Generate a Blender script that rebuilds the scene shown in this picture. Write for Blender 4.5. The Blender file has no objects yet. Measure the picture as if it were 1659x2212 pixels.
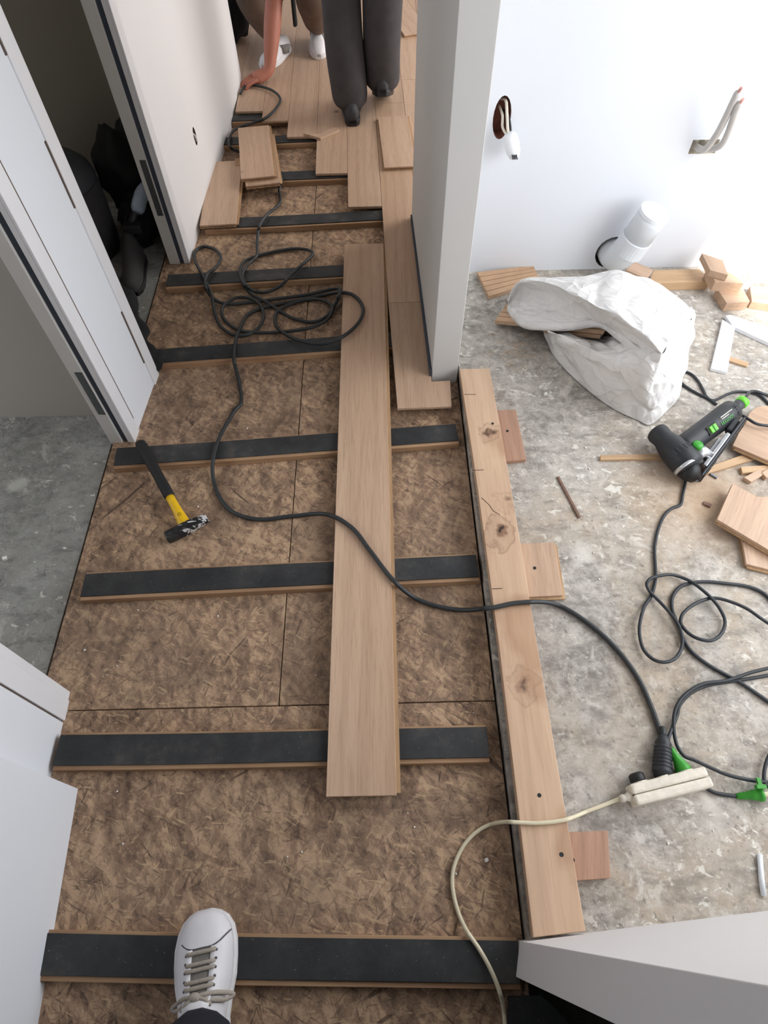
import bpy, bmesh, math, random
from mathutils import Vector, Matrix, noise, Euler
random.seed(7)
PI = math.pi
SC = bpy.context.scene
COL = SC.collection

# ------------------------------------------------------------------ camera
FPX = 1343.34
RROT = Matrix(((0.99973448, 0.02302632, -0.00086930), (-0.01975189, 0.83691880, -0.54697056), (-0.01186718, 0.54684250, 0.83715139)))
CAM = Vector((0.0, 0.0, 1.5))
cd = bpy.data.cameras.new('camera')
cam = bpy.data.objects.new('camera', cd); COL.objects.link(cam)
cd.sensor_fit = 'VERTICAL'; cd.sensor_height = 24.0; cd.lens = FPX / 2212 * 24.0
cd.clip_start = 0.02; cd.clip_end = 60
cam.matrix_world = Matrix.Translation(CAM) @ RROT.to_4x4()
SC.camera = cam

# ------------------------------------------------------------------ world, light, exposure
w = bpy.data.worlds.new('world'); SC.world = w; w.use_nodes = True
bg = w.node_tree.nodes['Background']
bg.inputs[0].default_value = (0.80, 0.88, 1.0, 1); bg.inputs[1].default_value = 1.0
SC.view_settings.view_transform = 'Standard'; SC.view_settings.look = 'None'
SC.view_settings.gamma = 1.0; SC.view_settings.use_curve_mapping = False
SC.view_settings.exposure = 0.0

def area(name, loc, direction, sx, sy, power, col=(1, 1, 1)):
    l = bpy.data.lights.new(name, 'AREA'); l.shape = 'RECTANGLE'; l.size = sx; l.size_y = sy
    l.energy = power; l.color = col
    o = bpy.data.objects.new(name, l); COL.objects.link(o)
    o.location = loc; o.rotation_euler = Vector(direction).to_track_quat('-Z', 'Z').to_euler()
    return o
area('window_light', (1.80, 0.88, 1.15), (-1, 0.0, -0.20), 1.35, 2.0, 46, (0.95, 0.97, 1.0))
area('far_window_light', (2.38, 3.7, 1.25), (-1, -0.05, -0.12), 2.4, 1.9, 88, (1.0, 0.97, 0.94))
sun = bpy.data.lights.new('sun', 'SUN'); sun.energy = 9.0; sun.angle = math.radians(2.5); sun.color = (1.0, 0.95, 0.88)
so_ = bpy.data.objects.new('sun', sun); COL.objects.link(so_)
so_.rotation_euler = Vector((-0.25, 0.60, -0.75)).to_track_quat('-Z', 'Y').to_euler()
area('left_room_fill', (-2.6, 0.6, 1.4), (1, 0.1, -0.3), 1.0, 1.2, 17, (0.97, 0.98, 1.0))  # added fill for the near left room, no source in view
area('store_room_fill', (-2.7, 1.95, 1.7), (1, 0.12, -0.25), 0.5, 0.8, 4.5, (1.0, 0.97, 0.92))  # added fill to brighten the dark store room, no source in view

# ------------------------------------------------------------------ helpers
def ray(px, py):
    return RROT @ Vector(((px - 829.5) / FPX, -(py - 1106) / FPX, -1.0))
def G(px, py, z=0.0):
    """point of the photograph on the horizontal plane at height z"""
    d = ray(px, py); return CAM + d * ((z - CAM.z) / d.z)
def GY(px, py, y):
    d = ray(px, py); return CAM + d * (y / d.y)

def lin(c):
    return tuple(((x / 255) / 12.92 if x / 255 <= 0.04045 else ((x / 255 + 0.055) / 1.055) ** 2.4) for x in c) + (1.0,)

class MB:
    def __init__(s): s.v = []; s.f = []; s.m = []
    def add(s, vs, fs, mi=0):
        b = len(s.v); s.v += [Vector(p) for p in vs]; s.f += [tuple(i + b for i in f) for f in fs]; s.m += [mi] * len(fs); return s
    def box(s, c, d, M=None, mi=0):
        x, y, z = d[0] / 2, d[1] / 2, d[2] / 2
        vs = [Vector((sx * x, sy * y, sz * z)) for sz in (-1, 1) for sx, sy in ((-1, -1), (1, -1), (1, 1), (-1, 1))]
        if M is not None: vs = [M @ p for p in vs]
        vs = [p + Vector(c) for p in vs]
        return s.add(vs, [(3, 2, 1, 0), (4, 5, 6, 7), (0, 1, 5, 4), (1, 2, 6, 5), (2, 3, 7, 6), (3, 0, 4, 7)], mi)
    def bb(s, x0, x1, y0, y1, z0, z1, mi=0):
        return s.box(((x0 + x1) / 2, (y0 + y1) / 2, (z0 + z1) / 2), (abs(x1 - x0), abs(y1 - y0), abs(z1 - z0)), None, mi)
    def prism(s, poly, z0, z1, mi=0):
        a = sum(poly[i][0] * poly[(i + 1) % len(poly)][1] - poly[(i + 1) % len(poly)][0] * poly[i][1] for i in range(len(poly)))
        if a < 0: poly = list(reversed(poly))
        n = len(poly)
        zz0 = z0 if isinstance(z0, (list, tuple)) else [z0] * n
        zz1 = z1 if isinstance(z1, (list, tuple)) else [z1] * n
        vs = [(p[0], p[1], zz0[i]) for i, p in enumerate(poly)] + [(p[0], p[1], zz1[i]) for i, p in enumerate(poly)]
        fs = [tuple(reversed(range(n))), tuple(range(n, 2 * n))] + [(i, (i + 1) % n, n + (i + 1) % n, n + i) for i in range(n)]
        return s.add(vs, fs, mi)
    def loft(s, rings, caps=True, mi=0, closed=True):
        n = len(rings[0]); vs = [p for r in rings for p in r]; fs = []
        for k in range(len(rings) - 1):
            for i in range(n if closed else n - 1):
                j = (i + 1) % n
                fs.append((k * n + i, k * n + j, (k + 1) * n + j, (k + 1) * n + i))
        if caps and closed:
            fs.append(tuple(reversed(range(n)))); fs.append(tuple(range((len(rings) - 1) * n, len(rings) * n)))
        return s.add(vs, fs, mi)
    def tube(s, pts, r, n=8, mi=0, squash=1.0):
        pts = [Vector(p) for p in pts]; rings = []; up = None
        for i, p in enumerate(pts):
            t = (pts[min(i + 1, len(pts) - 1)] - pts[max(i - 1, 0)])
            t = t.normalized() if t.length > 1e-9 else Vector((0, 0, 1))
            if up is None:
                up = Vector((0, 0, 1)) if abs(t.z) < 0.9 else Vector((1, 0, 0))
            a = t.cross(up)
            if a.length < 1e-6: a = t.cross(Vector((1, 0.3, 0)))
            a.normalize(); b = a.cross(t).normalized(); up = b
            rr = r[i] if isinstance(r, (list, tuple)) else r
            rings.append([p + a * (rr * math.cos(2 * PI * k / n)) + b * (rr * squash * math.sin(2 * PI * k / n)) for k in range(n)])
        return s.loft(rings, True, mi)
    def grid(s, rows, mi=0):
        n = len(rows[0]); vs = [p for r in rows for p in r]
        fs = [(k * n + i, k * n + i + 1, (k + 1) * n + i + 1, (k + 1) * n + i) for k in range(len(rows) - 1) for i in range(n - 1)]
        return s.add(vs, fs, mi)
    def ball(s, c, r, n=10, m=6, sc=(1, 1, 1), mi=0):
        rings = []
        for k in range(m + 1):
            a = PI * k / m - PI / 2; rr = max(math.cos(a), 0.02) * r
            rings.append([Vector((c[0] + rr * sc[0] * math.cos(2 * PI * i / n), c[1] + rr * sc[1] * math.sin(2 * PI * i / n), c[2] + r * sc[2] * math.sin(a))) for i in range(n)])
        return s.loft(rings, True, mi)

def catmull(pts, per=6):
    P = [Vector(p) for p in pts]; out = []
    for i in range(len(P) - 1):
        p0 = P[max(i - 1, 0)]; p1 = P[i]; p2 = P[i + 1]; p3 = P[min(i + 2, len(P) - 1)]
        for k in range(per):
            t = k / per
            out.append(0.5 * ((2 * p1) + (-p0 + p2) * t + (2 * p0 - 5 * p1 + 4 * p2 - p3) * t * t + (-p0 + 3 * p1 - 3 * p2 + p3) * t ** 3))
    out.append(P[-1]); return out

WM = {}
def put(o, parent=None, **props):
    COL.objects.link(o)
    if parent: o.parent = parent
    for k, v in props.items():
        if v: o[k] = v
    return o
def thing(name, label, cat, loc=(0, 0, 0), rot=0.0, group=None, kind=None):
    o = bpy.data.objects.new(name, None); o.empty_display_size = 0.05
    if not hasattr(rot, '__len__'): rot = (0, 0, rot)
    o.location = loc; o.rotation_euler = rot
    put(o, None, label=label, category=cat, group=group, kind=kind)
    WM[o] = Matrix.Translation(loc) @ Euler(rot).to_matrix().to_4x4()
    return o
def obj(name, mb, mats, parent=None, smooth=False, bevel=0.0, world=False, label=None, cat=None, group=None, kind=None, loc=None, rot=0.0, sub=0, seg=2):
    """one mesh object. world=True: the vertices are world coordinates and are moved into the frame of the parent (or of loc, rot)"""
    if not isinstance(mats, (list, tuple)): mats = [mats]
    me = bpy.data.meshes.new(name)
    vs = mb.v
    if parent is not None:
        M = WM[parent]
    else:
        if loc is None and world:
            lo = Vector((min(p.x for p in vs), min(p.y for p in vs), min(p.z for p in vs))); hi = Vector((max(p.x for p in vs), max(p.y for p in vs), 0))
            loc = ((lo.x + hi.x) / 2, (lo.y + hi.y) / 2, lo.z)
        loc = loc or (0, 0, 0)
        M = Matrix.Translation(loc) @ Euler((0, 0, rot)).to_matrix().to_4x4()
    if world:
        I = M.inverted(); vs = [I @ p for p in vs]
    me.from_pydata([tuple(p) for p in vs], [], mb.f)
    for m in mats: me.materials.append(m)
    if len(mats) > 1: me.polygons.foreach_set('material_index', mb.m)
    if smooth: me.polygons.foreach_set('use_smooth', [True] * len(me.polygons))
    bm = bmesh.new(); bm.from_mesh(me); bmesh.ops.recalc_face_normals(bm, faces=bm.faces); bm.to_mesh(me); bm.free()
    o = bpy.data.objects.new(name, me)
    if parent is None:
        o.location = loc; o.rotation_euler = (0, 0, rot)
        WM[o] = M
    else:
        WM[o] = M
    if bevel:
        b = o.modifiers.new('bevel', 'BEVEL'); b.width = bevel; b.segments = seg; b.limit_method = 'ANGLE'; b.angle_limit = 0.6
    if sub:
        b = o.modifiers.new('sub', 'SUBSURF'); b.levels = sub; b.render_levels = sub
    return put(o, parent, label=label, category=cat, group=group, kind=kind)
def bake(o):
    """apply the modifiers of o into its mesh"""
    dg = bpy.context.evaluated_depsgraph_get(); dg.update()
    me = bpy.data.meshes.new_from_object(o.evaluated_get(dg)); o.modifiers.clear(); o.data = me
    return o

# ------------------------------------------------------------------ materials
class NT:
    def __init__(s, name):
        s.m = bpy.data.materials.new(name); s.m.use_nodes = True; s.t = s.m.node_tree; s.b = s.t.nodes['Principled BSDF']
    def n(s, typ, props=None, **ins):
        nd = s.t.nodes.new(typ)
        for k, v in (props or {}).items(): setattr(nd, k, v)
        for k, v in ins.items():
            key = int(k[1:]) if k[0] == 'i' and k[1:].isdigit() else k
            if isinstance(v, bpy.types.NodeSocket): s.t.links.new(v, nd.inputs[key])
            else: nd.inputs[key].default_value = v
        return nd
    def ramp(s, fac, stops, interp='LINEAR'):
        nd = s.t.nodes.new('ShaderNodeValToRGB'); nd.color_ramp.interpolation = interp
        s.t.links.new(fac, nd.inputs[0]); e = nd.color_ramp.elements
        while len(e) < len(stops): e.new(0.5)
        for k, (p, c) in enumerate(stops):
            e[k].position = p; e[k].color = c if len(c) == 4 else lin(c)
        return nd.outputs[0]
    def mix(s, fac, a, b, typ='MIX'):
        nd = s.t.nodes.new('ShaderNodeMix'); nd.data_type = 'RGBA'; nd.blend_type = typ
        for key, v in ((0, fac), (6, a), (7, b)):
            if isinstance(v, bpy.types.NodeSocket): s.t.links.new(v, nd.inputs[key])
            else: nd.inputs[key].default_value = v
        return nd.outputs[2]
    def math(s, op, a, b=0.0):
        return s.n('ShaderNodeMath', {'operation': op}, i0=a, i1=b).outputs[0]
    def coord(s, scale=(1, 1, 1), rand=0.0, kind='Object', rot=(0, 0, 0)):
        c = s.n('ShaderNodeTexCoord').outputs[kind]
        if rand:
            r = s.n('ShaderNodeObjectInfo').outputs['Random']
            off = s.n('ShaderNodeCombineXYZ', None, i0=s.math('MULTIPLY', r, rand), i1=s.math('MULTIPLY', r, rand * 1.7), i2=s.math('MULTIPLY', r, rand * .3)).outputs[0]
            c = s.n('ShaderNodeVectorMath', {'operation': 'ADD'}, i0=c, i1=off).outputs[0]
        return s.n('ShaderNodeMapping', None, Vector=c, Scale=scale, Rotation=rot).outputs[0]
    def rs(s, vec, ang, scale, loc=(0, 0, 0)):
        r = s.n('ShaderNodeVectorRotate', {'rotation_type': 'Z_AXIS'}, Vector=vec, Angle=ang).outputs[0]
        return s.n('ShaderNodeMapping', None, Vector=r, Scale=scale, Location=loc).outputs[0]
    def noise(s, vec, scale=5, detail=4, rough=0.5, dist=0.0):
        return s.n('ShaderNodeTexNoise', None, Vector=vec, Scale=scale, Detail=detail, Roughness=rough, Distortion=dist).outputs[0]
    def out(s, col=None, rough=0.6, bump=None, bstr=0.2, bdist=0.005, metal=0.0, spec=None):
        b = s.b
        if col is not None:
            if isinstance(col, bpy.types.NodeSocket): s.t.links.new(col, b.inputs['Base Color'])
            else: b.inputs['Base Color'].default_value = col
        if isinstance(rough, bpy.types.NodeSocket): s.t.links.new(rough, b.inputs['Roughness'])
        else: b.inputs['Roughness'].default_value = rough
        b.inputs['Metallic'].default_value = metal
        if spec is not None: b.inputs['Specular IOR Level'].default_value = spec
        if bump is not None:
            bn = s.n('ShaderNodeBump', None, Strength=bstr, Distance=bdist, Height=bump)
            s.t.links.new(bn.outputs[0], b.inputs['Normal'])
        return s.m

def plain(name, rgb, rough=0.55, var=0.12, scale=30, metal=0.0, bstr=0.08, spec=None):
    t = NT(name); c = t.coord()
    nz = t.noise(c, scale, 5, 0.6)
    a = tuple(x * (1 - var) for x in lin(rgb)[:3]) + (1,); b = tuple(min(1, x * (1 + var)) for x in lin(rgb)[:3]) + (1,)
    return t.out(t.ramp(nz, [(0.3, a), (0.7, b)]), rough, nz, bstr, 0.002, metal, spec)

def oak(name, light, dark, vein, rand=9.0, gs=1.0, rough=0.5):
    t = NT(name); c = t.coord((1, 1, 1), rand)
    st = t.n('ShaderNodeMapping', None, Vector=c, Scale=(1.0, 0.07, 1.0)).outputs[0]
    wob = t.noise(st, 4.0 * gs, 4, 0.6, 0.8)
    band = t.n('ShaderNodeTexWave', {'wave_type': 'BANDS', 'bands_direction': 'X'}, Vector=st, Scale=6.5 * gs, Distortion=16.0, Detail=4.0, **{'Detail Scale': 0.9}).outputs[1]
    fine = t.noise(t.n('ShaderNodeMapping', None, Vector=c, Scale=(1.0, 0.035, 1.0)).outputs[0], 260 * gs, 4, 0.75)
    base = t.ramp(wob, [(0.3, dark), (0.7, light)])
    c2 = t.mix(t.math('MULTIPLY', t.ramp(band, [(0.5, (0, 0, 0, 1)), (0.95, (1, 1, 1, 1))]), 0.22), base, lin(vein))
    c3 = t.mix(t.math('MULTIPLY', t.ramp(fine, [(0.48, (0, 0, 0, 1)), (0.72, (1, 1, 1, 1))]), 0.62), c2, lin(vein))
    kn = t.noise(c, 11, 2, 0.4)
    c3 = t.mix(t.ramp(kn, [(0.755, (0, 0, 0, 1)), (0.80, (0.8, 0.8, 0.8, 1))]), c3, lin(tuple(int(x * .6) for x in vein)))
    r = t.n('ShaderNodeObjectInfo').outputs['Random']
    hsv = t.n('ShaderNodeHueSaturation', None, Value=t.math('ADD', t.math('MULTIPLY', r, 0.16), 0.92), Color=c3).outputs[0]
    return t.out(hsv, rough, fine, 0.12, 0.002)

M = {}
M['oak'] = oak('oak', (208, 178, 152), (190, 158, 131), (158, 126, 102))
M['oak_red'] = oak('oak_reddish', (186, 148, 124), (166, 128, 104), (138, 102, 82))
M['oak_old'] = oak('timber', (216, 176, 134), (188, 146, 104), (150, 110, 76), gs=0.7)
M['ply'] = oak('plywood_core', (206, 172, 132), (178, 142, 104), (132, 98, 70), gs=2.0, rough=0.75)
M['groove'] = plain('dark_groove', (78, 58, 44), 0.8)
M['pine'] = oak('pine', (214, 182, 144), (192, 156, 118), (156, 120, 86), gs=1.2)

def osb():
    t = NT('oriented_strand_board'); c = t.coord((1, 1, 1), 3.0, 'Object')
    wn = t.n('ShaderNodeTexNoise', None, Vector=c, Scale=14, Detail=3).outputs[1]
    wv = t.n('ShaderNodeVectorMath', {'operation': 'MULTIPLY_ADD'}, i0=wn, i1=(0.014, 0.014, 0.0), i2=c).outputs[0]
    wv2 = t.n('ShaderNodeVectorMath', {'operation': 'MULTIPLY_ADD'}, i0=wn, i1=(0.008, 0.008, 0.0), i2=c).outputs[0]
    cols = []
    for k, (sc, ang) in enumerate(((74, 0.5), (105, -0.9), (58, 1.9), (88, 2.7), (66, 0.02))):
        mp = t.rs(wv, ang, (1, 0.26, 1), (k * 3.1, k, 0))
        vo = t.n('ShaderNodeTexVoronoi', {'feature': 'F1'}, Vector=mp, Scale=sc)
        sep = t.n('ShaderNodeSeparateColor', None, i0=vo.outputs['Color'])
        a = t.math('MULTIPLY', sep.outputs[0], 6.28)
        rv = t.n('ShaderNodeVectorRotate', {'rotation_type': 'Z_AXIS'}, Vector=c, Angle=a).outputs[0]
        st = t.noise(t.n('ShaderNodeMapping', None, Vector=rv, Scale=(1.0, 0.10, 1.0)).outputs[0], 260, 5, 0.8)
        cols.append(t.math('ADD', t.math('MULTIPLY', sep.outputs[1], 0.40), t.math('MULTIPLY', st, 0.80)))
    v = cols[0]
    for q in cols[1:]: v = t.math('ADD', v, q)
    v = t.math('ADD', t.math('MULTIPLY', v, 0.26), -0.175)
    big = t.noise(c, 2.6, 5, 0.65)
    v2 = t.math('ADD', v, t.math('MULTIPLY', t.math('SUBTRACT', big, 0.5), 0.30))
    col = t.ramp(v2, [(0.38, (82, 64, 52)), (0.50, (130, 105, 85)), (0.60, (158, 128, 103)), (0.74, (198, 166, 134))])
    # dark splinters and gaps between the strands, in every direction
    for ang, th, sc, am in ((0.9, 0.66, 150, .55), (-0.35, 0.665, 175, .5), (2.0, 0.665, 140, .55), (1.45, 0.67, 200, .5), (2.7, 0.67, 160, .5), (0.3, 0.70, 80, .7), (1.1, 0.70, 70, .7)):
        mp = t.rs(wv2, ang, (1, 0.13, 1), (ang * 7, ang * 3, 0))
        ln = t.noise(mp, sc, 2, 0.5)
        col = t.mix(t.math('MULTIPLY', t.ramp(ln, [(th - 0.01, (0, 0, 0, 1)), (th + 0.05, (1, 1, 1, 1))]), am), col, lin((62, 45, 34)))
    for ang, th, sc in ((0.6, 0.67, 120), (-1.1, 0.67, 110), (1.7, 0.67, 130)):
        mp = t.rs(wv2, ang, (1, 0.2, 1), (ang * 5 + 2, ang, 0))
        ln = t.noise(mp, sc, 2, 0.5)
        col = t.mix(t.math('MULTIPLY', t.ramp(ln, [(th - 0.01, (0, 0, 0, 1)), (th + 0.03, (1, 1, 1, 1))]), .7), col, lin((206, 176, 138)))
    dirt = t.noise(c, 1.6, 7, 0.72)
    col = t.mix(t.ramp(dirt, [(0.45, (0, 0, 0, 1)), (0.72, (0.6, 0.6, 0.6, 1))]), col, lin((124, 104, 88)))
    dk = t.noise(t.n('ShaderNodeMapping', None, Vector=c, Location=(5, 1, 0), Scale=(1.6, 0.7, 1)).outputs[0], 6.0, 6, 0.7, 0.6)
    col = t.mix(t.ramp(dk, [(0.52, (0, 0, 0, 1)), (0.70, (0.75, 0.75, 0.75, 1))]), col, lin((98, 76, 60)))
    # foot traffic: broad grey-brown scuffs and long dark scratches
    sm = t.noise(t.rs(c, 1.45, (1, 0.25, 1), (3, 8, 0)), 7, 5, 0.7, 0.5)
    col = t.mix(t.ramp(sm, [(0.56, (0, 0, 0, 1)), (0.72, (0.65, 0.65, 0.65, 1))]), col, lin((82, 66, 55)))
    for ang, sc, th in ((0.7, 34, .735), (-0.8, 38, .735), (1.9, 30, .74)):
        ln = t.noise(t.rs(wv2, ang, (1, 0.07, 1), (ang, 4, 0)), sc, 2, 0.5)
        col = t.mix(t.math('MULTIPLY', t.ramp(ln, [(th - .01, (0, 0, 0, 1)), (th + .02, (1, 1, 1, 1))]), .75), col, lin((58, 43, 34)))
    return t.out(col, 0.7, v, 0.4, 0.004)
M['osb'] = osb()

_a = G(1515, 1075, 0.03)
DUST = (_a.x + .08 - 1.391, _a.y + .08 - 1.045, 0.15)
def concrete(name, base, dark, light, stain, blotch=0.60, splash=0.62, grit=0.5, dust=None):
    t = NT(name); c = t.coord((1, 1, 1), 0)
    n1 = t.noise(c, 3.2, 8, 0.74, 0.4); n2 = t.noise(c, 38, 6, 0.72); n3 = t.noise(c, 9.5, 6, 0.66, 0.9)
    col = t.ramp(n1, [(0.32, dark), (0.50, base), (0.70, tuple(int(x * 1.12) for x in base))])
    col = t.mix(t.math('MULTIPLY', t.ramp(n2, [(0.40, (0, 0, 0, 1)), (0.62, (1, 1, 1, 1))]), grit), col, lin(light))
    sv = t.n('ShaderNodeMapping', None, Vector=c, Scale=(1, 0.7, 1), Location=(4, 2, 0)).outputs[0]
    n4 = t.noise(sv, 2.3, 6, 0.66, 0.6)
    col = t.mix(t.ramp(n4, [(0.46, (0, 0, 0, 1)), (0.68, (0.75, 0.75, 0.75, 1))]), col, lin(stain))
    n7 = t.noise(t.n('ShaderNodeMapping', None, Vector=c, Scale=(0.45, 1, 1), Rotation=(0, 0, -.12)).outputs[0], 26, 5, 0.7, 0.3)
    col = t.mix(t.math('MULTIPLY', t.ramp(n7, [(0.50, (0, 0, 0, 1)), (0.64, (1, 1, 1, 1))]), 0.55), col, lin(dark))
    col = t.mix(t.math('MULTIPLY', t.ramp(n3, [(splash, (0, 0, 0, 1)), (splash + 0.07, (1, 1, 1, 1))]), 0.6), col, lin(light))
    smv = t.rs(c, 0.25, (0.6, 1, 1))
    n5 = t.noise(smv, 46, 5, 0.66, 0.5)
    msk = t.noise(c, 3.4, 4, 0.6)
    k = t.math('MULTIPLY', t.ramp(n5, [(blotch, (0, 0, 0, 1)), (blotch + 0.05, (1, 1, 1, 1))]), t.ramp(msk, [(0.40, (0, 0, 0, 1)), (0.56, (1, 1, 1, 1))]))
    col = t.mix(t.math('MULTIPLY', k, 0.85), col, lin((226, 222, 212)))
    dist = t.n('ShaderNodeVectorMath', {'operation': 'MULTIPLY_ADD'}, i0=t.n('ShaderNodeTexNoise', None, Vector=c, Scale=16, Detail=4).outputs[1], i1=(0.10, 0.10, 0), i2=c).outputs[0]
    vo = t.n('ShaderNodeTexVoronoi', {'feature': 'F1'}, Vector=dist, Scale=6.5)
    spot = t.ramp(vo.outputs['Distance'], [(0.10, (1, 1, 1, 1)), (0.24, (0, 0, 0, 1))])
    pick = t.math('GREATER_THAN', t.n('ShaderNodeSeparateColor', None, i0=vo.outputs['Color']).outputs[0], 0.60)
    col = t.mix(t.math('MULTIPLY', t.math('MULTIPLY', spot, pick), 0.8), col, lin(light))
    for sc_, th_, am_ in ((14, .60, .55), (70, .60, .6), (120, .62, .6)):
        w_ = t.noise(t.rs(c, sc_, (0.75, 1, 1), (sc_, 2, 0)), sc_, 5, 0.7, 0.4)
        col = t.mix(t.math('MULTIPLY', t.math('MULTIPLY', t.ramp(w_, [(th_, (0, 0, 0, 1)), (th_ + 0.06, (1, 1, 1, 1))]), t.ramp(t.noise(c, 4.4, 5, .6), [(.36, (.15, .15, .15, 1)), (.56, (1, 1, 1, 1))])), am_ * grit * 1.9), col, lin((224, 219, 210)))
    pit = t.noise(t.rs(c, 1.0, (0.7, 1, 1)), 95, 4, 0.65)
    col = t.mix(t.math('MULTIPLY', t.ramp(pit, [(.60, (0, 0, 0, 1)), (.68, (1, 1, 1, 1))]), .5), col, lin(tuple(int(x * .72) for x in dark)))
    if dust:
        d_ = t.n('ShaderNodeVectorMath', {'operation': 'DISTANCE'}, i0=t.n('ShaderNodeVectorMath', {'operation': 'MULTIPLY_ADD'}, i0=t.n('ShaderNodeTexNoise', None, Vector=c, Scale=7, Detail=5).outputs[1], i1=(.16, .16, 0), i2=c).outputs[0], i1=dust).outputs['Value']
        col = t.mix(t.ramp(d_, [(.05, (.70, .70, .70, 1)), (.24, (0, 0, 0, 1))]), col, lin((190, 158, 124)))
    sp = t.noise(c, 240, 2, 0.5)
    col = t.mix(t.math('MULTIPLY', t.ramp(sp, [(0.66, (0, 0, 0, 1)), (0.72, (1, 1, 1, 1))]), 0.35), col, lin((228, 224, 216)))
    return t.out(col, 0.78, n2, 0.25, 0.004)
M['conc'] = concrete('concrete_right', (162, 155, 146), (116, 110, 103), (214, 208, 198), (182, 160, 132), 0.575, 0.60, 0.55, DUST)
M['conc_left'] = concrete('concrete_left', (140, 140, 137), (94, 94, 93), (180, 179, 171), (128, 126, 118), 0.62, 0.62, 0.34)
M['conc_edge'] = plain('slab_edge', (86, 82, 78), 0.9, 0.25, 20)

def wallmat(name, rgb):
    t = NT(name); c = t.coord(); n = t.noise(c, 180, 3, 0.6); n2 = t.noise(c, 1.5, 4, 0.5)
    l = lin(rgb)
    return t.out(t.ramp(n2, [(0.3, tuple(x * 0.97 for x in l[:3]) + (1,)), (0.7, l)]), 0.65, n, 0.05, 0.002)
M['white'] = wallmat('white_wall_paint', (232, 230, 230))
M['white_cool'] = wallmat('white_wall_paint_cool', (228, 231, 236))
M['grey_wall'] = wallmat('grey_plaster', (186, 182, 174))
M['ceil'] = wallmat('dimmed_ceiling', (150, 146, 140))  # unseen ceiling, kept dark grey so it bounces less light
M['pier_grey'] = wallmat('grey_pier_plaster', (206, 205, 202))  # greyer tone than the other walls, used on the pier
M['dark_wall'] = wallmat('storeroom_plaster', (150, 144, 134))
M['frame'] = plain('white_lacquer', (228, 228, 230), 0.35, 0.02, 8, bstr=0.02)
M['jamb'] = plain('grey_white_lacquer', (206, 204, 200), 0.4, 0.03, 10, bstr=0.02)
M['seal'] = plain('dark_seal', (58, 66, 78), 0.55)
M['steel'] = plain('steel', (120, 124, 128), 0.35, 0.1, 40, 0.9)
M['gap'] = plain('brown_gap', (92, 78, 68), 0.8)

def rubber():
    t = NT('black_rubber'); c = t.coord((1, 1, 1), 6.0)
    n = t.noise(c, 9, 6, 0.65); n2 = t.noise(c, 260, 2, 0.5)
    col = t.ramp(n, [(0.35, (33, 35, 37)), (0.56, (52, 53, 54)), (0.75, (86, 83, 78))])
    col = t.mix(t.ramp(n2, [(0.72, (0, 0, 0, 1)), (0.76, (0.8, 0.8, 0.8, 1))]), col, lin((150, 146, 138)))
    return t.out(col, 0.62, n2, 0.1, 0.001)
M['rubber'] = rubber()
def cable(name, rgb, fleck):
    t = NT(name); c = t.coord(); n = t.noise(c, 75, 3, 0.6); n2 = t.noise(c, 6, 4, 0.6)
    col = t.mix(t.math('MULTIPLY', n2, 0.5), lin(rgb), tuple(min(1, x * 1.9) for x in lin(rgb)[:3]) + (1,))
    col = t.mix(t.ramp(n, [(0.73, (0, 0, 0, 1)), (0.76, (0.7, 0.7, 0.7, 1))]), col, lin(fleck))
    return t.out(col, 0.5)
M['cord'] = cable('black_cord', (40, 43, 44), (190, 186, 178))
M['cable'] = cable('black_cable', (34, 38, 42), (60, 60, 60))
M['cream'] = plain('cream_cable', (226, 216, 186), 0.45, 0.06)
M['dwhite'] = plain('dirty_white_plastic', (222, 214, 198), 0.5, 0.12, 60)
M['black'] = plain('black_plastic', (38, 40, 44), 0.5, 0.1)
M['blackd'] = plain('deep_black_plastic', (22, 22, 24), 0.55, 0.1)
M['dgrey'] = plain('dark_grey_plastic', (58, 60, 64), 0.5, 0.1)
M['green'] = plain('green_plastic', (52, 150, 40), 0.45, 0.1)
M['lgreen'] = plain('bright_green_plastic', (106, 200, 52), 0.4, 0.06)
M['yellow'] = plain('yellow_fibreglass', (238, 190, 18), 0.4, 0.06)
M['grip'] = plain('black_grip', (26, 26, 27), 0.7, 0.1, 120, bstr=0.3)
M['pvc'] = plain('white_pvc', (222, 226, 230), 0.35, 0.02)
M['conduit'] = plain('grey_conduit', (196, 192, 188), 0.5, 0.04)
M['brick'] = plain('brown_brick', (132, 84, 68), 0.9, 0.3, 25, bstr=0.4)
M['wtrim'] = plain('white_trim_board', (238, 240, 244), 0.4, 0.03)
M['silver'] = plain('brushed_alloy', (205, 208, 212), 0.3, 0.06, 60, 0.85)
M['leather'] = plain('white_leather', (226, 224, 226), 0.5, 0.05, 18, bstr=0.1)
M['sole'] = plain('white_sole', (222, 220, 220), 0.6, 0.05, 40)
M['tongue'] = plain('grey_tongue', (120, 116, 110), 0.8, 0.15, 80)
M['lace'] = plain('taupe_lace', (168, 158, 146), 0.85, 0.15, 300)
M['stitch'] = plain('dark_stitch', (92, 88, 92), 0.8)
M['navy'] = plain('navy_denim', (20, 23, 34), 0.85, 0.2, 200)
M['gtrous'] = plain('charcoal_trousers', (66, 63, 64), 0.9, 0.14, 22)
M['btrous'] = plain('brown_work_trousers', (114, 94, 80), 0.9, 0.14, 22)
M['skin'] = plain('skin', (176, 112, 92), 0.55, 0.06, 20)
M['tee'] = plain('grey_tshirt', (104, 102, 106), 0.9, 0.1, 60)
M['darktee'] = plain('dark_shirt', (48, 50, 60), 0.9, 0.1, 60)
M['hair'] = plain('brown_hair', (50, 38, 30), 0.7, 0.2, 90)
M['bshoe'] = plain('dark_work_shoe', (54, 54, 56), 0.7, 0.15)
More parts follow.
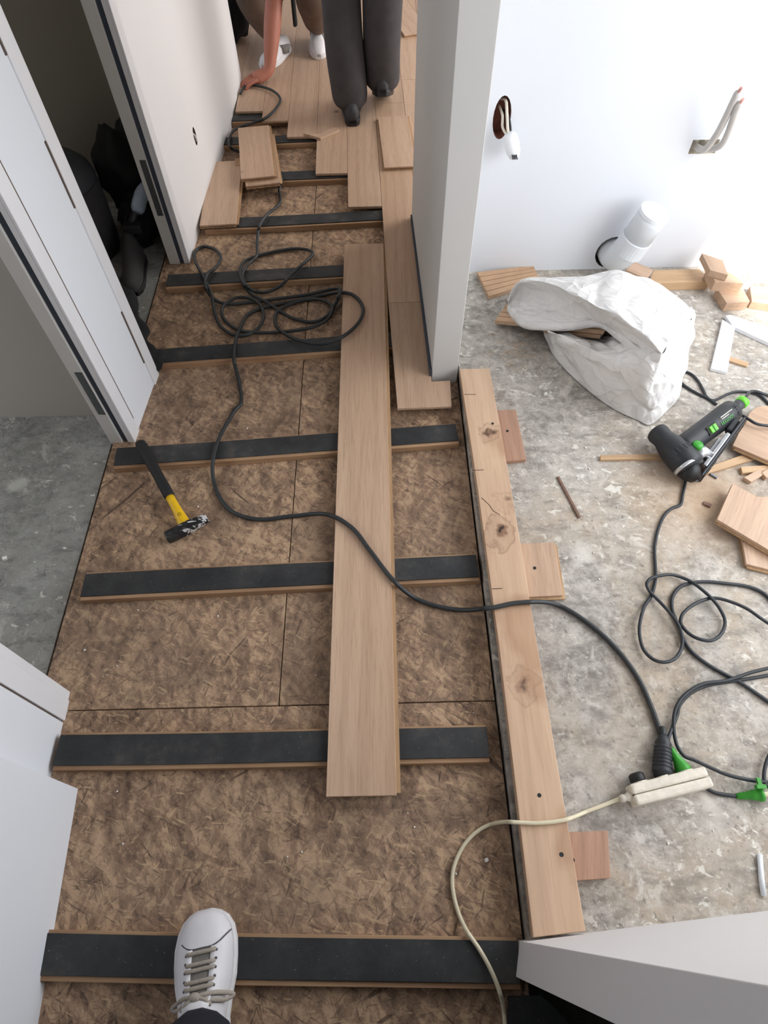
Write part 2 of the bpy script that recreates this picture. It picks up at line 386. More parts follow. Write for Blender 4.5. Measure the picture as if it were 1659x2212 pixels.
M['bcloth'] = plain('black_cloth', (18, 18, 20), 0.9, 0.2, 30, bstr=0.3)
M['dcloth'] = plain('dark_grey_cloth', (48, 46, 46), 0.85, 0.15, 40)
M['bluewhite'] = plain('pale_blue_plastic', (170, 186, 205), 0.3, 0.25, 30)
M['redwhite'] = plain('red_and_white_wrapper', (206, 150, 140), 0.4, 0.5, 45)
M['crumb'] = plain('plaster_crumb', (228, 226, 220), 0.8)
M['shave'] = plain('wood_shaving', (214, 184, 146), 0.8)
M['dwood'] = plain('dark_wood_strip', (120, 92, 78), 0.7, 0.2, 60)

def fabricbag():
    t = NT('white_woven_bag'); c = t.coord()
    n = t.noise(c, 7, 5, 0.6)
    h = None
    for ang, sc, am in ((0.4, 9, 1.0), (1.5, 14, .7), (-0.7, 24, .45), (2.3, 40, .25)):
        v = t.rs(t.n('ShaderNodeVectorMath', {'operation': 'MULTIPLY_ADD'}, i0=t.n('ShaderNodeTexNoise', None, Vector=c, Scale=6, Detail=2).outputs[1], i1=(.08, .08, .08), i2=c).outputs[0], ang, (1, 0.28, 0.6))
        r_ = t.math('ABSOLUTE', t.math('SUBTRACT', t.noise(v, sc, 1, 0.4), 0.5))
        r_ = t.math('MULTIPLY', t.math('POWER', r_, 0.7), -am)
        h = r_ if h is None else t.math('ADD', h, r_)
    return t.out(t.ramp(n, [(0.3, (228, 225, 222)), (0.7, (242, 240, 238))]), 0.5, h, 0.7, 0.035)
M['bag'] = fabricbag()
def hammerhead():
    t = NT('worn_black_steel'); c = t.coord()
    n = t.noise(t.n('ShaderNodeMapping', None, Vector=c, Scale=(1, 2.2, 1)).outputs[0], 48, 4, 0.6, 0.6)
    sx = t.n('ShaderNodeSeparateXYZ', None, i0=c).outputs[0]
    k = t.math('ADD', n, t.math('MULTIPLY', sx, 2.2))
    col = t.ramp(k, [(0.3, (58, 58, 56)), (0.52, (30, 30, 32)), (0.585, (30, 30, 34)), (0.60, (214, 214, 214)), (0.8, (226, 226, 228))])
    return t.out(col, 0.45, n, 0.2, 0.002, 0.3)
M['hhead'] = hammerhead()

# ------------------------------------------------------------------ structure: floors
ZB, ZP, ZC = 0.026, 0.041, 0.03          # batten top, laid plank top, right-hand concrete
OX0, OX1 = -0.842, 0.258                 # recess with the strand board
fl = thing('floor', 'brown strand board subfloor of the corridor, under the black-topped battens', 'floor', (0, 1.5, 0), kind='structure')
fl['kind'] = 'structure'
def panel(x0, x1, y0, y1, tex=0):
    mb = MB().bb(x0 + .0012, x1 - .0012, y0 + .0012, y1 - .0012, -0.018, 0.0)
    return obj('osb_panel', mb, M['osb'], fl, world=True, bevel=0.0012, seg=1)
panel(OX0, OX1, -3.5, 0.432)
panel(OX0, -0.262, 0.432, 2.93); panel(-0.262, OX1, 0.432, 2.93)
panel(OX0, -0.262, 2.93, 5.7); panel(-0.262, OX1, 2.93, 5.7)
# far room gets the same board under the laid oak
mb = MB().bb(OX1 + .01, 2.5, 2.16, 5.7, -0.02, 0.0)
obj('osb_panel', mb, M['osb'], fl, world=True)

mb = MB().bb(OX1 + 0.004, 2.52, -0.05, 2.14, -0.12, ZC)
obj('floor', mb, [M['conc']], world=True, label='pale blotchy concrete floor of the right-hand room, splashed with plaster', cat='floor', kind='structure')
mb = MB().bb(-3.0, OX0 - 0.006, -1.6, 2.9, -0.12, -0.006)
obj('floor', mb, [M['conc_left']], world=True, label='grey stained concrete floor of the rooms behind the left doorways', cat='floor', kind='structure')
mb = MB().bb(-3.0, 2.52, -3.6, 5.8, -0.2, -0.125)
obj('floor', mb, [M['conc_edge']], world=True, label='dark concrete slab under the corridor floor', cat='floor', kind='structure')

# laid oak floor in the far half of the corridor: boards are parts of it
def row_x(x0, y): return x0 - 0.020 * (y - 2.7)
laid = thing('floor', 'laid pale oak floorboards in the far half of the corridor', 'floor', (0, 3.2, ZB), kind='structure')
def laid_board(xa, xb, y0, y1, poly=None):
    """engineered board: oak face, tongue layer and backing"""
    g = 0.0007
    if poly is None: poly = [(row_x(xa, y0) + g, y0), (row_x(xb, y0) - g, y0), (row_x(xb, y1) - g, y1), (row_x(xa, y1) + g, y1)]
    mb = MB().prism(poly, ZB + .006, ZP)
    p = obj('plank', mb, M['oak'], laid, world=True, bevel=0.0006, seg=1)
    cx = sum(q[0] for q in poly) / len(poly)
    low = [(q[0] + (0.003 if q[0] < cx else -0.003), q[1] + (0.007 if q[1] < (y0 + y1) / 2 else -0.003)) for q in poly]
    obj('tongue', MB().prism(low, ZB, ZB + .0058), M['ply'], p, world=True)
    return p
rows = [(-0.945, -0.805, 3.66, [4.6]), (-0.805, -0.665, 3.66, [4.9]), (-0.665, -0.53, 3.30, [4.4]), (-0.53, -0.402, 3.20, [4.05, 5.0]), (-0.402, -0.262, 3.045, [3.9, 5.1]), (-0.262, -0.122, 2.722, [4.3]),
        (-0.122, 0.018, 2.462, [3.55, 4.8]), (0.018, 0.160, 1.852, [3.35, 4.4]), (0.160, 0.300, 2.395, [3.6, 5.0]), (0.300, 0.440, 2.395, [4.2]),
        (0.440, 0.580, 2.395, [3.3, 4.7]), (0.580, 0.720, 2.395, [4.0])]
for xa, xb, ya, joints in rows:
    ys = [ya] + joints + [5.68]
    for k in range(len(ys) - 1):
        laid_board(xa, xb, ys[k] + (0.0008 if k else 0), ys[k + 1] - 0.0008)
# the notched board round the foot of the white pier
laid_board(0, 0, 1.341, 1.85, [(0.052, 1.341), (0.222, 1.344), (0.226, 1.457), (0.166, 1.455), (0.158, 1.850), (0.0355, 1.850)])

# ------------------------------------------------------------------ structure: walls
H = 2.5
def wall(name, label, mb, mats, cut=None, **k):
    o = obj(name, mb, mats, world=True, label=label, cat='wall', kind='structure', loc=k.pop('loc', None), **k)
    return o
def cut_hole(o, mb, mat):
    me = bpy.data.meshes.new('cut'); me.from_pydata([tuple(p) for p in mb.v], [], mb.f)
    bm = bmesh.new(); bm.from_mesh(me); bmesh.ops.recalc_face_normals(bm, faces=bm.faces); bm.to_mesh(me); bm.free()
    me.materials.append(mat); c = bpy.data.objects.new('cut', me); COL.objects.link(c)
    md = o.modifiers.new('cut', 'BOOLEAN'); md.operation = 'DIFFERENCE'; md.object = c; md.solver = 'EXACT'
    try: md.material_mode = 'TRANSFER'
    except Exception: pass
    bake(o); bpy.data.objects.remove(c)

# right-hand pier (end of the partition between corridor and right room)
PIER = [(0.168, 1.480), (0.252, 1.487), (0.252, 2.385), (0.142, 2.377)]
wall('wall_center', 'pale grey-white partition pier standing between the corridor and the right-hand room', MB().prism(PIER, 0.0, H), M['pier_grey'], bevel=0.002)
# room back wall
bw = wall('wall_back', 'white back wall of the right-hand room with cable holes and drain pipe', MB().bb(0.255, 2.52, 2.032, 2.14, ZC, H), M['white_cool'], loc=(0, 0, 0))
def oval(cx, cz, rx, rz, y0, y1, tilt=0.0, n=20):
    r = []
    for yy in (y0, y1):
        r.append([Vector((cx + rx * math.cos(a) * math.cos(tilt) - rz * math.sin(a) * math.sin(tilt) , yy, cz + rx * math.cos(a) * math.sin(tilt) + rz * math.sin(a) * math.cos(tilt))) for a in [2 * PI * i / n for i in range(n)]])
    return MB().loft(r)
cut_hole(bw, oval(0.388, 0.567, 0.027, 0.062, 2.0, 2.085), M['brick'])
cut_hole(bw, MB().bb(1.002, 1.088, 2.0, 2.07, 0.447, 0.490), M['dwhite'])
cut_hole(bw, oval(0.862, 0.098, 0.060, 0.063, 2.0, 2.12), M['conc_edge'])
# right wall with the window opening (outside the frame, it lets the daylight in)
mb = MB().bb(1.85, 1.95, 0.09, 0.2, ZC, H).bb(1.85, 1.95, 1.6, 2.03, ZC, H).bb(1.85, 1.95, 0.2, 1.6, 2.25, H)
wall('wall_right', 'white wall round the balcony window of the right-hand room', mb, M['white'])
mb = MB().bb(1.87, 1.93, 0.2, 0.25, ZC, 2.25).bb(1.87, 1.93, 1.55, 1.6, ZC, 2.25).bb(1.87, 1.93, 0.25, 1.55, 2.2, 2.25).bb(1.87, 1.93, 0.25, 1.55, ZC, ZC + .06)
obj('window_1', mb, M['frame'], world=True, label='white balcony window frame at the right-hand end of the room', cat='window', kind='structure')
# near wall end at the lower right
mb = MB().prism([(0.246, -0.042), (1.95, 0.095), (1.95, 0.03), (0.231, -0.098)], 0.0, H)
wall('wall_front', 'white wall end with grey shaded edge at the lower right of the corridor', mb, M['white'], bevel=0.001)
# far room
wall('wall_far', 'white far wall of the room where the workers are', MB().bb(-1.6, 2.55, 5.7, 5.8, 0, H), M['white'])
mb = MB().bb(2.45, 2.55, 2.14, 2.5, 0, H).bb(2.45, 2.55, 4.9, 5.7, 0, H).bb(2.45, 2.55, 2.5, 4.9, 2.25, H).bb(2.45, 2.55, 2.5, 4.9, 0, 0.25)
wall('wall_far', 'white side wall round the large window of the far room', mb, M['white'])
wall('wall_right', 'plain unseen wall added behind the viewer to keep out stray light', MB().bb(1.15, 1.25, -3.5, -0.02, -0.02, H), M['grey_wall'])  # added out of view to block sky light leaking in
wall('wall_near', 'plain grey wall closing the corridor unseen behind the viewer', MB().bb(-0.9, 2.55, -3.6, -3.5, -0.02, H), M['grey_wall'])  # unseen end wall, set far back so less light bounces
wall('ceiling', 'unseen dark grey ceiling over the corridor and rooms', MB().bb(-3.0, 1.95, -3.6, 2.14, H, H + 0.1).bb(-3.0, 2.55, 2.14, 5.8, H, H + 0.1), M['ceil'])
SC.objects['ceiling']['category'] = 'ceiling'

# left side -------------------------------------------------------
# near lining
wall('wall_left', 'plain white wall lining beside the viewer at the lower left', MB().prism([(-0.700, 0.258), (-0.900, 0.262), (-0.86, -3.5), (-0.45, -3.5)], -0.01, H), M['white_cool'], bevel=0.002)
# pier 1
P1a, P1b = Vector((-0.772, 1.262, 0)), Vector((-0.750, 1.560, 0))
P2a, P2b, P2c = Vector((-0.737, 2.165, 0)), Vector((-0.7055, 2.93, 0)), Vector((-0.676, 3.62, 0))
def face_piece(a, b, t0, t1, d0, d1, z0, z1):
    """box along the hall face a-b between distances t0,t1 and depths d0,d1 (depth goes into the wall)"""
    u = (b - a).normalized(); n = Vector((-u.y, u.x, 0))
    return [(a + u * t + n * d)[:2] for t, d in ((t0, d0), (t1, d0), (t1, d1), (t0, d1))]
L1 = (P1b - P1a).length
wall('wall_left', 'narrow white pier between the two left doorways', MB().prism(face_piece(P1a, P1b, 0.012, L1 - 0.012, 0.004, 0.072, 0, 0), -0.012, H), M['white_cool'])
wall('wall_left', 'long pinkish white wall beyond the second doorway, with a small cable slot', MB().prism([(P2a.x, P2a.y + .012), P2b[:2], P2c[:2], (P2c.x - .1, P2c.y), (P2b.x - .08, P2b.y), (P2a.x - .076, P2a.y + .012)], -0.012, H), M['white'], loc=(0, 0, 0))
w2 = [o for o in SC.objects if o.name.startswith('wall_left')][-1]
sl = MB(); r = []
for xx in (-0.70, -0.775):
    r.append([Vector((xx, 2.63 + 0.019 * math.cos(a), 0.25 + 0.034 * math.sin(a))) for a in [2 * PI * i / 18 for i in range(18)]])
cut_hole(w2, MB().loft(r), M['gap'])
sw = thing('wall_socket_hole', 'small oval cable slot with grey wire ends in the long left wall', 'socket', (-0.74, 2.63, 0.22))
obj('cable_end', MB().tube(catmull([(-0.745, 2.627, 0.272), (-0.730, 2.63, 0.262), (-0.720, 2.632, 0.248), (-0.718, 2.63, 0.230)]), 0.006, 8), M['conduit'], sw, smooth=True, world=True)
obj('box_back', MB().bb(-0.752, -0.747, 2.605, 2.655, 0.21, 0.29), M['dwhite'], sw, world=True)

def door_frame(name, label, A, u, side, far, z1=2.15, plate=True):
    """frame on the jamb at corner A: u runs along the hall face away from the opening, n points into the wall. architrave, jamb strips, seal, plate"""
    u = u.normalized(); n = Vector((-u.y, u.x, 0))
    d = thing(name, label, 'door frame', (A.x, A.y, -0.012), kind='structure')
    def pc(t0, t1, d0, d1): return [(A + u * t + n * e)[:2] for t, e in ((t0, d0), (t1, d0), (t1, d1), (t0, d1))]
    obj('architrave', MB().prism(pc(0.0, 0.050, -0.001, 0.008), -0.012, z1), M['frame'], d, world=True, bevel=0.002)
    obj('shadow_gap', MB().prism(pc(0.050, 0.0560, 0.0015, 0.006), 0.05, z1), M['gap'], d, world=True)
    if side:
        obj('jamb', MB().prism(pc(0.0, 0.014, 0.008, 0.022), -0.012, z1), M['frame'], d, world=True, bevel=0.002)
        obj('seal_strip', MB().prism(pc(0.003, 0.014, 0.022, 0.038), -0.012, z1), M['seal'], d, world=True)
        obj('jamb', MB().prism(pc(-0.004, 0.014, 0.038, 0.078), -0.012, z1), M['jamb'], d, world=True, bevel=0.002)
        if plate:
            obj('strike_plate', MB().prism(pc(-0.0055, -0.003, 0.040, 0.062), *plate), M['steel'], d, world=True, bevel=0.002)
    return d
u1 = (P1b - P1a); 
door_frame('door_1', 'white door frame with dark seal on the near side of the narrow left pier', P1a, u1, True, False, plate=(0.13, 0.30))
# far architrave of pier 1 (near side of the second doorway), with a broken gap line
d = thing('door_2', 'white door frame strip on the far side of the narrow left pier', 'door frame', (P1b.x, P1b.y, -0.012), kind='structure')
obj('architrave', MB().prism(face_piece(P1a, P1b, L1 - 0.050, L1, -0.001, 0.075, 0, 0), -0.012, 2.15), M['frame'], d, world=True, bevel=0.002)
for z0, z1 in ((0.10, 0.30), (0.62, 0.78), (0.95, 2.1)):
    obj('shadow_gap', MB().prism(face_piece(P1a, P1b, L1 - 0.0555, L1 - 0.050, 0.0015, 0.006, 0, 0), z0, z1), M['gap'], d, world=True)
door_frame('door_2', 'white door frame with dark seal and steel plate before the long left wall', P2a, P2b - P2a, True, False, plate=(0.20, 0.40))
# near frame at the left edge
N1, N2 = Vector((-0.764, 0.258, 0)), Vector((-0.771, 0.479, 0))
d = thing('door_1', 'white door frame at the lower left beside the viewer, next to the third batten end', 'door frame', (-0.77, 0.4, -0.012), kind='structure')
def pn(t0, t1, d0, d1): return face_piece(N1, N2, t0, t1, d0, d1, 0, 0)
LN = (N2 - N1).length
obj('wall_piece', MB().prism(pn(0.0, LN - 0.075, 0.003, 0.08), -0.012, H), M['white_cool'], d, world=True)
obj('shadow_gap', MB().prism(pn(LN - 0.075, LN - 0.071, 0.004, 0.02), 0.03, H), M['gap'], d, world=True)
obj('architrave', MB().prism(pn(LN - 0.071, LN - 0.022, 0.0, 0.08), -0.012, H), M['frame'], d, world=True, bevel=0.002)
obj('jamb', MB().prism(pn(LN - 0.022, LN, 0.003, 0.08), -0.012, H), M['frame'], d, world=True, bevel=0.003)

# left rooms
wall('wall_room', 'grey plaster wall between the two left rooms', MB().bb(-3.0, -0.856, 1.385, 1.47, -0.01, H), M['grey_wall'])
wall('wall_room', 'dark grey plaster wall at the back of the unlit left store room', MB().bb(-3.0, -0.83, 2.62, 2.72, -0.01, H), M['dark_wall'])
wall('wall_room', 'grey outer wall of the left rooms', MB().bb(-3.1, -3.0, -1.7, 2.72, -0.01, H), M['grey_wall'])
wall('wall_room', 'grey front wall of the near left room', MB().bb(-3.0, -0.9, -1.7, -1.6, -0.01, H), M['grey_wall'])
# door heads over the openings (above the frame)
wall('wall_left', 'white strip of wall over the first left doorway', MB().bb(-0.85, -0.775, 0.48, 1.262, 2.15, H), M['white'])
wall('wall_left', 'white strip of wall over the second left doorway', MB().bb(-0.83, -0.755, 1.56, 2.165, 2.15, H), M['white'])
# dark expansion strip along the foot of the pier
tm = MB(); 
tm.prism([(0.160, 1.478), (0.1665, 1.478), (0.1425, 2.36), (0.136, 2.36)], ZP, ZP + 0.022)
obj('trim_1', tm, M['seal'], world=True, label='thin dark expansion strip along the foot of the white pier', cat='trim', kind='structure')

# ------------------------------------------------------------------ battens
BAT = []
def batten(xa, ya, xb, yb, label, wdt=0.082, rw=0.067):
    a, b = Vector((xa, ya, 0)), Vector((xb, yb, 0)); u = b - a; L = u.length
    t = thing('batten', label, 'batten', ((xa + xb) / 2, (ya + yb) / 2, 0.0002), math.atan2(u.y, u.x), 'battens across the strand board')
    # small warp of the sawn wood along its length
    n = 10; k = random.uniform(-1, 1)
    def strip(w0, w1, z0, z1, inset=0.0):
        mb = MB(); rings = []
        for i in range(n + 1):
            x = -L / 2 + inset + (L - 2 * inset) * i / n; off = 0.0025 * k * math.sin(PI * i / n * 1.5)
            rings.append([Vector((x, w0 + off, z0)), Vector((x, w1 + off, z0)), Vector((x, w1 + off, z1)), Vector((x, w0 + off, z1))])
        return mb.loft(rings)
    obj('wood_strip', strip(-wdt / 2, wdt / 2, 0, 0.0218), M['batwood'], t, bevel=0.001, seg=1)
    obj('rubber_pad', strip(-rw / 2 + 0.002, rw / 2 + 0.002, 0.022, ZB), M['rubber'], t, bevel=0.0008, seg=1)
    BAT.append((xa, ya, xb, yb, wdt))
    return t
def sidewood():
    # grain of the battens runs along their own x axis
    t = NT('batten_wood'); c = t.coord((0.06, 1, 1), 5.0); c2 = t.coord((1.0, 1, 1), 5.0)
    n = t.noise(c, 26, 4, 0.6, 0.3); n2 = t.noise(c2, 5, 4, 0.6)
    col = t.ramp(n, [(0.3, (138, 104, 76)), (0.7, (190, 156, 120))])
    col = t.mix(t.math('MULTIPLY', t.ramp(n2, [(0.5, (0, 0, 0, 1)), (0.75, (1, 1, 1, 1))]), 0.5), col, lin((120, 74, 46)))
    return t.out(col, 0.7, n, 0.1, 0.002)
M['batwood'] = sidewood()
batten(-0.72, -0.045, 0.240, -0.078, 'black-topped batten under the white sneaker, nearest of the row')
batten(-0.757, 0.334, 0.226, 0.328, 'black-topped batten under the near end of the long loose plank')
batten(-0.800, 0.752, 0.249, 0.784, 'black-topped batten between the near plank end and the hammer, crossed by the long plank')
batten(-0.808, 1.184, 0.233, 1.248, 'black-topped batten on which the hammer grip rests')
batten(-0.790, 1.616, 0.158, 1.682, 'black-topped batten just in front of the coiled black cord')
batten(-0.796, 2.026, 0.140, 2.078, 'black-topped batten under the far loops of the coiled cord')
batten(-0.700, 2.388, 0.130, 2.426, 'black-topped batten under the near end of the wall-side loose board')
batten(-0.705, 2.728, 0.120, 2.756, 'black-topped batten beneath the stacked pair of loose boards')
batten(-0.705, 3.050, 0.120, 3.078, 'black-topped batten ending beside the wall beyond the loose boards')
batten(-0.690, 3.272, 0.100, 3.300, 'black-topped batten carrying the ends of the laid oak floor')

# ------------------------------------------------------------------ loose planks
def plank(name, label, a, b, wdt, z, mat=None, thick=0.015, group=None, tilt=0.0, tongue=1, end=True):
    """loose engineered board from a (near end) to b (far end): oak face, tongue and backing layer; local y runs along it"""
    a, b = Vector((a[0], a[1], 0)), Vector((b[0], b[1], 0)); u = b - a; L = u.length; c = (a + b) / 2
    za, zb_ = (z, z) if not hasattr(z, '__len__') else z
    p = math.atan2(zb_ - za, L)
    t = thing(name, label, 'plank', (c.x, c.y, (za + zb_) / 2), (p, tilt, math.atan2(u.y, u.x) - PI / 2), group)
    h = wdt / 2; e = 0.006 if end else 0.0
    obj('face_layer', MB().bb(-h, h, -L / 2, L / 2, thick * .55, thick), mat or M['oak'], t, bevel=0.0007, seg=1)
    obj('tongue', MB().bb(-h + .006 * (tongue > 0) - .007 * (tongue < 0), h + .0095 * (tongue > 0) - .006 * (tongue < 0), -L / 2 + e, L / 2 + e, thick * .27, thick * .55), M['ply'], t)
    obj('backing', MB().bb(-h, h - 0.001, -L / 2 + .001, L / 2, 0, thick * .27), M['ply'], t)
    return t
plank('oak_plank', 'long loose pale oak plank lying lengthwise over the battens', (-0.062, 0.222), (-0.052, 2.206), 0.152, ZB + 0.0005)
STK = 0.041
plank('oak_plank', 'short oak board leaning along the left white wall, left of the stacked pair', (-0.642, 2.356), (-0.666, 2.842), 0.146, ZB + 0.0005)
plank('oak_plank', 'short oak board underneath the upper one of the loose pair', (-0.478, 2.612), (-0.545, 3.03), 0.146, STK + .004, tongue=1)
plank('oak_plank', 'short oak board on top of the loose pair beside the left wall', (-0.500, 2.640), (-0.560, 3.075), 0.142, STK + .0195)
plank('oak_plank', 'short oak board lying on the laid floor against the white pier', (0.108, 2.735), (0.086, 3.185), 0.140, ZP + 0.0005)
plank('oak_plank', 'oak board end on the laid floor behind the standing worker', (0.250, 4.12), (0.10, 4.75), 0.15, ZP + 0.0005)
# brick-like props below the loose pair keep it level with the battens: an offcut of batten
t = thing('batten_offcut', 'short dark batten offcut propping the loose pair of boards', 'batten', (-0.555, 2.835, 0.0005), 0.1)
obj('wood_strip', MB().bb(-0.07, 0.07, -0.03, 0.03, 0, 0.0445), M['batwood'], t, bevel=0.001, seg=1)
def px_board(name, label, cat, pts, z0, z1, mats, group=None, grain=(0, 1), bevel=0.0008, ply=False):
    """board whose top outline was measured on the photograph at height z1; grain along the edge grain[0]-grain[1]"""
    P = [G(x, y, z1) for x, y in pts]
    c = sum(P, Vector()) / len(P); d = P[grain[1]] - P[grain[0]]; rot = math.atan2(d.y, d.x) - PI / 2
    mb = MB().prism([p[:2] for p in P], z0 + ((z1 - z0) * .5 if ply else 0), z1)
    if not ply:
        return obj(name, mb, mats, world=True, label=label, cat=cat, group=group, loc=(c.x, c.y, z0), rot=rot, bevel=bevel, seg=1)
    t = thing(name, label, cat, (c.x, c.y, z0), rot, group)
    obj('face_layer', mb, mats, t, world=True, bevel=bevel, seg=1)
    q = [p + Vector((.007 if p.x > c.x else .004, -.007 if p.y < c.y else -.004, 0)) for p in P]
    obj('tongue', MB().prism([p[:2] for p in q], z0 + (z1 - z0) * .22, z0 + (z1 - z0) * .5), M['ply'], t, world=True)
    q = [c + (p - c) * 0.985 for p in P]
    obj('backing', MB().prism([p[:2] for p in q], z0, z0 + (z1 - z0) * .22), M['ply'], t, world=True)
    return t
px_board('oak_offcut', 'small angled oak offcut lying across the ends of the laid floor', 'offcut', [(655, 288), (692, 298), (734, 280), (722, 274), (692, 289)], ZP + .0003, ZP + .0125, M['oak'], grain=(1, 2))

# ------------------------------------------------------------------ edge timber with shims
t = thing('edge_timber', 'long knotty timber beam along the edge of the concrete', 'timber', (0.309, 0.72, 0.0452), 0.0)
def timbermat():
    t = NT('knotty_timber'); c = t.coord((1, 1, 1), 0)
    wv = t.noise(c, 9, 3, 0.6)
    st = t.n('ShaderNodeMapping', None, Vector=c, Scale=(1, 0.09, 1)).outputs[0]
    n = t.noise(st, 22, 4, 0.6, 0.6); fine = t.noise(t.n('ShaderNodeMapping', None, Vector=c, Scale=(1, 0.05, 1)).outputs[0], 160, 2, 0.6)
    col = t.ramp(n, [(0.28, (192, 158, 130)), (0.70, (216, 184, 154))])
    col = t.mix(t.math('MULTIPLY', t.ramp(fine, [(0.5, (0, 0, 0, 1)), (0.8, (1, 1, 1, 1))]), 0.35), col, lin((164, 128, 98)))
    big = t.noise(c, 3.2, 3, 0.5)
    col = t.mix(t.ramp(big, [(0.56, (0, 0, 0, 1)), (0.62, (0.55, 0.55, 0.55, 1)), (0.75, (0.2, 0.2, 0.2, 1))]), col, lin((166, 124, 92)))
    # knot rings at measured places (x, y in the timber's own frame)
    for kx, ky, s, am in ((0.002, 0.14, 1.0, 1.0), (0.02, 0.49, 0.7, 0.8), (0.01, -0.27, 0.9, 0.6), (0.03, 0.24, 0.6, 0.5)):
        mp = t.n('ShaderNodeMapping', None, Vector=c, Location=(-kx, -ky, 0)).outputs[0]
        mp2 = t.n('ShaderNodeVectorMath', {'operation': 'MULTIPLY_ADD'}, i0=t.n('ShaderNodeTexNoise', None, Vector=c, Scale=24, Detail=4).outputs[1], i1=(0.085, 0.085, 0), i2=mp).outputs[0]
        ln = t.n('ShaderNodeVectorMath', {'operation': 'LENGTH'}, i0=t.n('ShaderNodeMapping', None, Vector=mp2, Location=(-0.0425, -0.034, 0), Scale=(1, 0.8, 0)).outputs[0]).outputs['Value']
        col = t.mix(t.math('MULTIPLY', t.ramp(ln, [(0.012 * s, (1, 1, 1, 1)), (0.02 * s, (0.15, 0.15, 0.15, 1)), (0.034 * s, (0.15, 0.15, 0.15, 1)), (0.038 * s, (0.7, 0.7, 0.7, 1)), (0.044 * s, (0, 0, 0, 1))]), 0.75 * am), col, lin((112, 72, 46)))
        col = t.mix(t.math('MULTIPLY', t.ramp(ln, [(0.004 * s, (1, 1, 1, 1)), (0.009 * s, (0, 0, 0, 1))]), am), col, lin((52, 34, 24)))
    return t.out(col, 0.65, fine, 0.12, 0.002)
M['timber'] = timbermat()
mb = MB().prism([(0.265, -0.036), (0.366, -0.028), (0.362, 0.55), (0.360, 1.0), (0.353, 1.478), (0.256, 1.478), (0.266, 1.0), (0.270, 0.55)], 0.0455, 0.0705)
obj('beam', mb, M['timber'], t, world=True, bevel=0.0015)
screws = [(1064, 915), (1165, 1718), (1213, 1846), (1098, 1140)]
for sx, sy in screws[:3]:
    p = G(sx, sy, 0.0706); obj('screw', MB().loft([[Vector((p.x + r * math.cos(a), p.y + r * math.sin(a), z)) for a in [2 * PI * i / 12 for i in range(12)]] for r, z in ((0.0044, 0.0700), (0.0044, 0.0711), (0.002, 0.0709))]), M['blackd'], t, world=True)
for pts in ([(1040, 1075), (1056, 1090), (1066, 1104), (1080, 1112)], [(1020, 1016), (1045, 1015)], [(1063, 1272), (1085, 1271)], [(1003, 852), (1028, 852)]):
    obj('saw_mark', MB().tube([G(x, y, 0.0706) for x, y in pts], 0.0012, 5, squash=0.4), M['groove'], t, world=True)
def shim(label, pts, sc, mat, ply):
    t = px_board('oak_shim', label, 'shim', pts, ZC + .0003, 0.0450, mat, 'oak shims under the edge timber', grain=(0, 2) if False else (1, 2), ply=ply)
    if not ply:
        # screw head on the shim: a part of it
        pass
    p = G(sc[0], sc[1], 0.0452)
    obj('screw', MB().loft([[Vector((p.x + r * math.cos(a), p.y + r * math.sin(a), z)) for a in [2 * PI * i / 12 for i in range(12)]] for r, z in ((0.0044, 0.0446), (0.0044, 0.0458), (0.002, 0.0455))]), M['blackd'], t, world=True)
    return t
shim('reddish oak shim under the far part of the edge timber', [(1035, 888), (1114, 884), (1137, 992), (1055, 1000)], (1096, 931), M['oak_red'], False)
shim('wide pale oak shim beside the middle of the edge timber', [(1080, 1176), (1198, 1171), (1216, 1286), (1095, 1292)], (1155, 1227), M['oak'], True)
shim('reddish oak shim under the near part of the edge timber', [(1190, 1799), (1313, 1794), (1319, 1897), (1200, 1906)], (1237, 1858), M['oak_red'], False)

# black pad lying in the shadow by the near wall end
px_board('rubber_offcut', 'black rubber offcut on the floor below the near wall end', 'rubber pad', [(1097, 2152), (1170, 2150), (1280, 2260), (1100, 2330)], 0.0005, 0.006, M['rubber'])

# ------------------------------------------------------------------ surface height for cords
def ground(x, y, m=0.008):
    z = 0.0
    if x > OX1 - m: z = ZC
    if x < OX0: z = -0.006
    for xa, ya, xb, yb, wd in BAT:
        if min(xa, xb) - m <= x <= max(xa, xb) + m:
            yc = ya + (yb - ya) * (x - xa) / (xb - xa)
            if abs(y - yc) < wd / 2 + m: z = max(z, ZB)
    if 0.222 - m < y < 2.206 + m and abs(x - (-0.062 + 0.01 * (y - .222) / 1.98)) < 0.083 + m: z = max(z, ZP + 0.001)
    if 0.256 - m < x < 0.366 + m and y < 1.478 + m: z = max(z, 0.0708)
    if 0.366 < x < 0.458 + m and (0.677 - m < y < 0.843 + m): z = max(z, 0.0452)
    for xa, xb, ya, j in rows:
        if row_x(xa, y) - m < x < row_x(xb, y) + m and y > ya - m: z = max(z, ZP)
    return z
def lay(pts, r, per=12, lift=None, smooth=6):
    """cord path along pixels of the photograph, laid over whatever is under it"""
    P = []
    for k, p in enumerate(pts):
        P.append(G(p[0], p[1], p[2] if len(p) > 2 else 0.01))
    Q = catmull(P, per)
    for it in range(5):
        zs = [ground(q.x, q.y, r + .004) + r + .0008 for q in Q]
        if lift:
            zs = [z + lift(k / (len(Q) - 1)) for k, z in enumerate(zs)]
        zm = [max(zs[max(0, i - 2):i + 3]) for i in range(len(zs))]
        sm = [sum(zm[max(0, i - smooth):i + smooth + 1]) / len(zm[max(0, i - smooth):i + smooth + 1]) for i in range(len(zm))]
        sm = [max(a, b) for a, b in zip(sm, zs)]
        new = []
        for q, z in zip(Q, sm):
            d = (q - CAM)
            new.append(CAM + d * ((z - CAM.z) / d.z))     # keep the measured outline, at the true height
        Q = new
    return Q
c5 = lambda L: [(400 + x * .3617, 420 + y * .3617) for x, y in L]
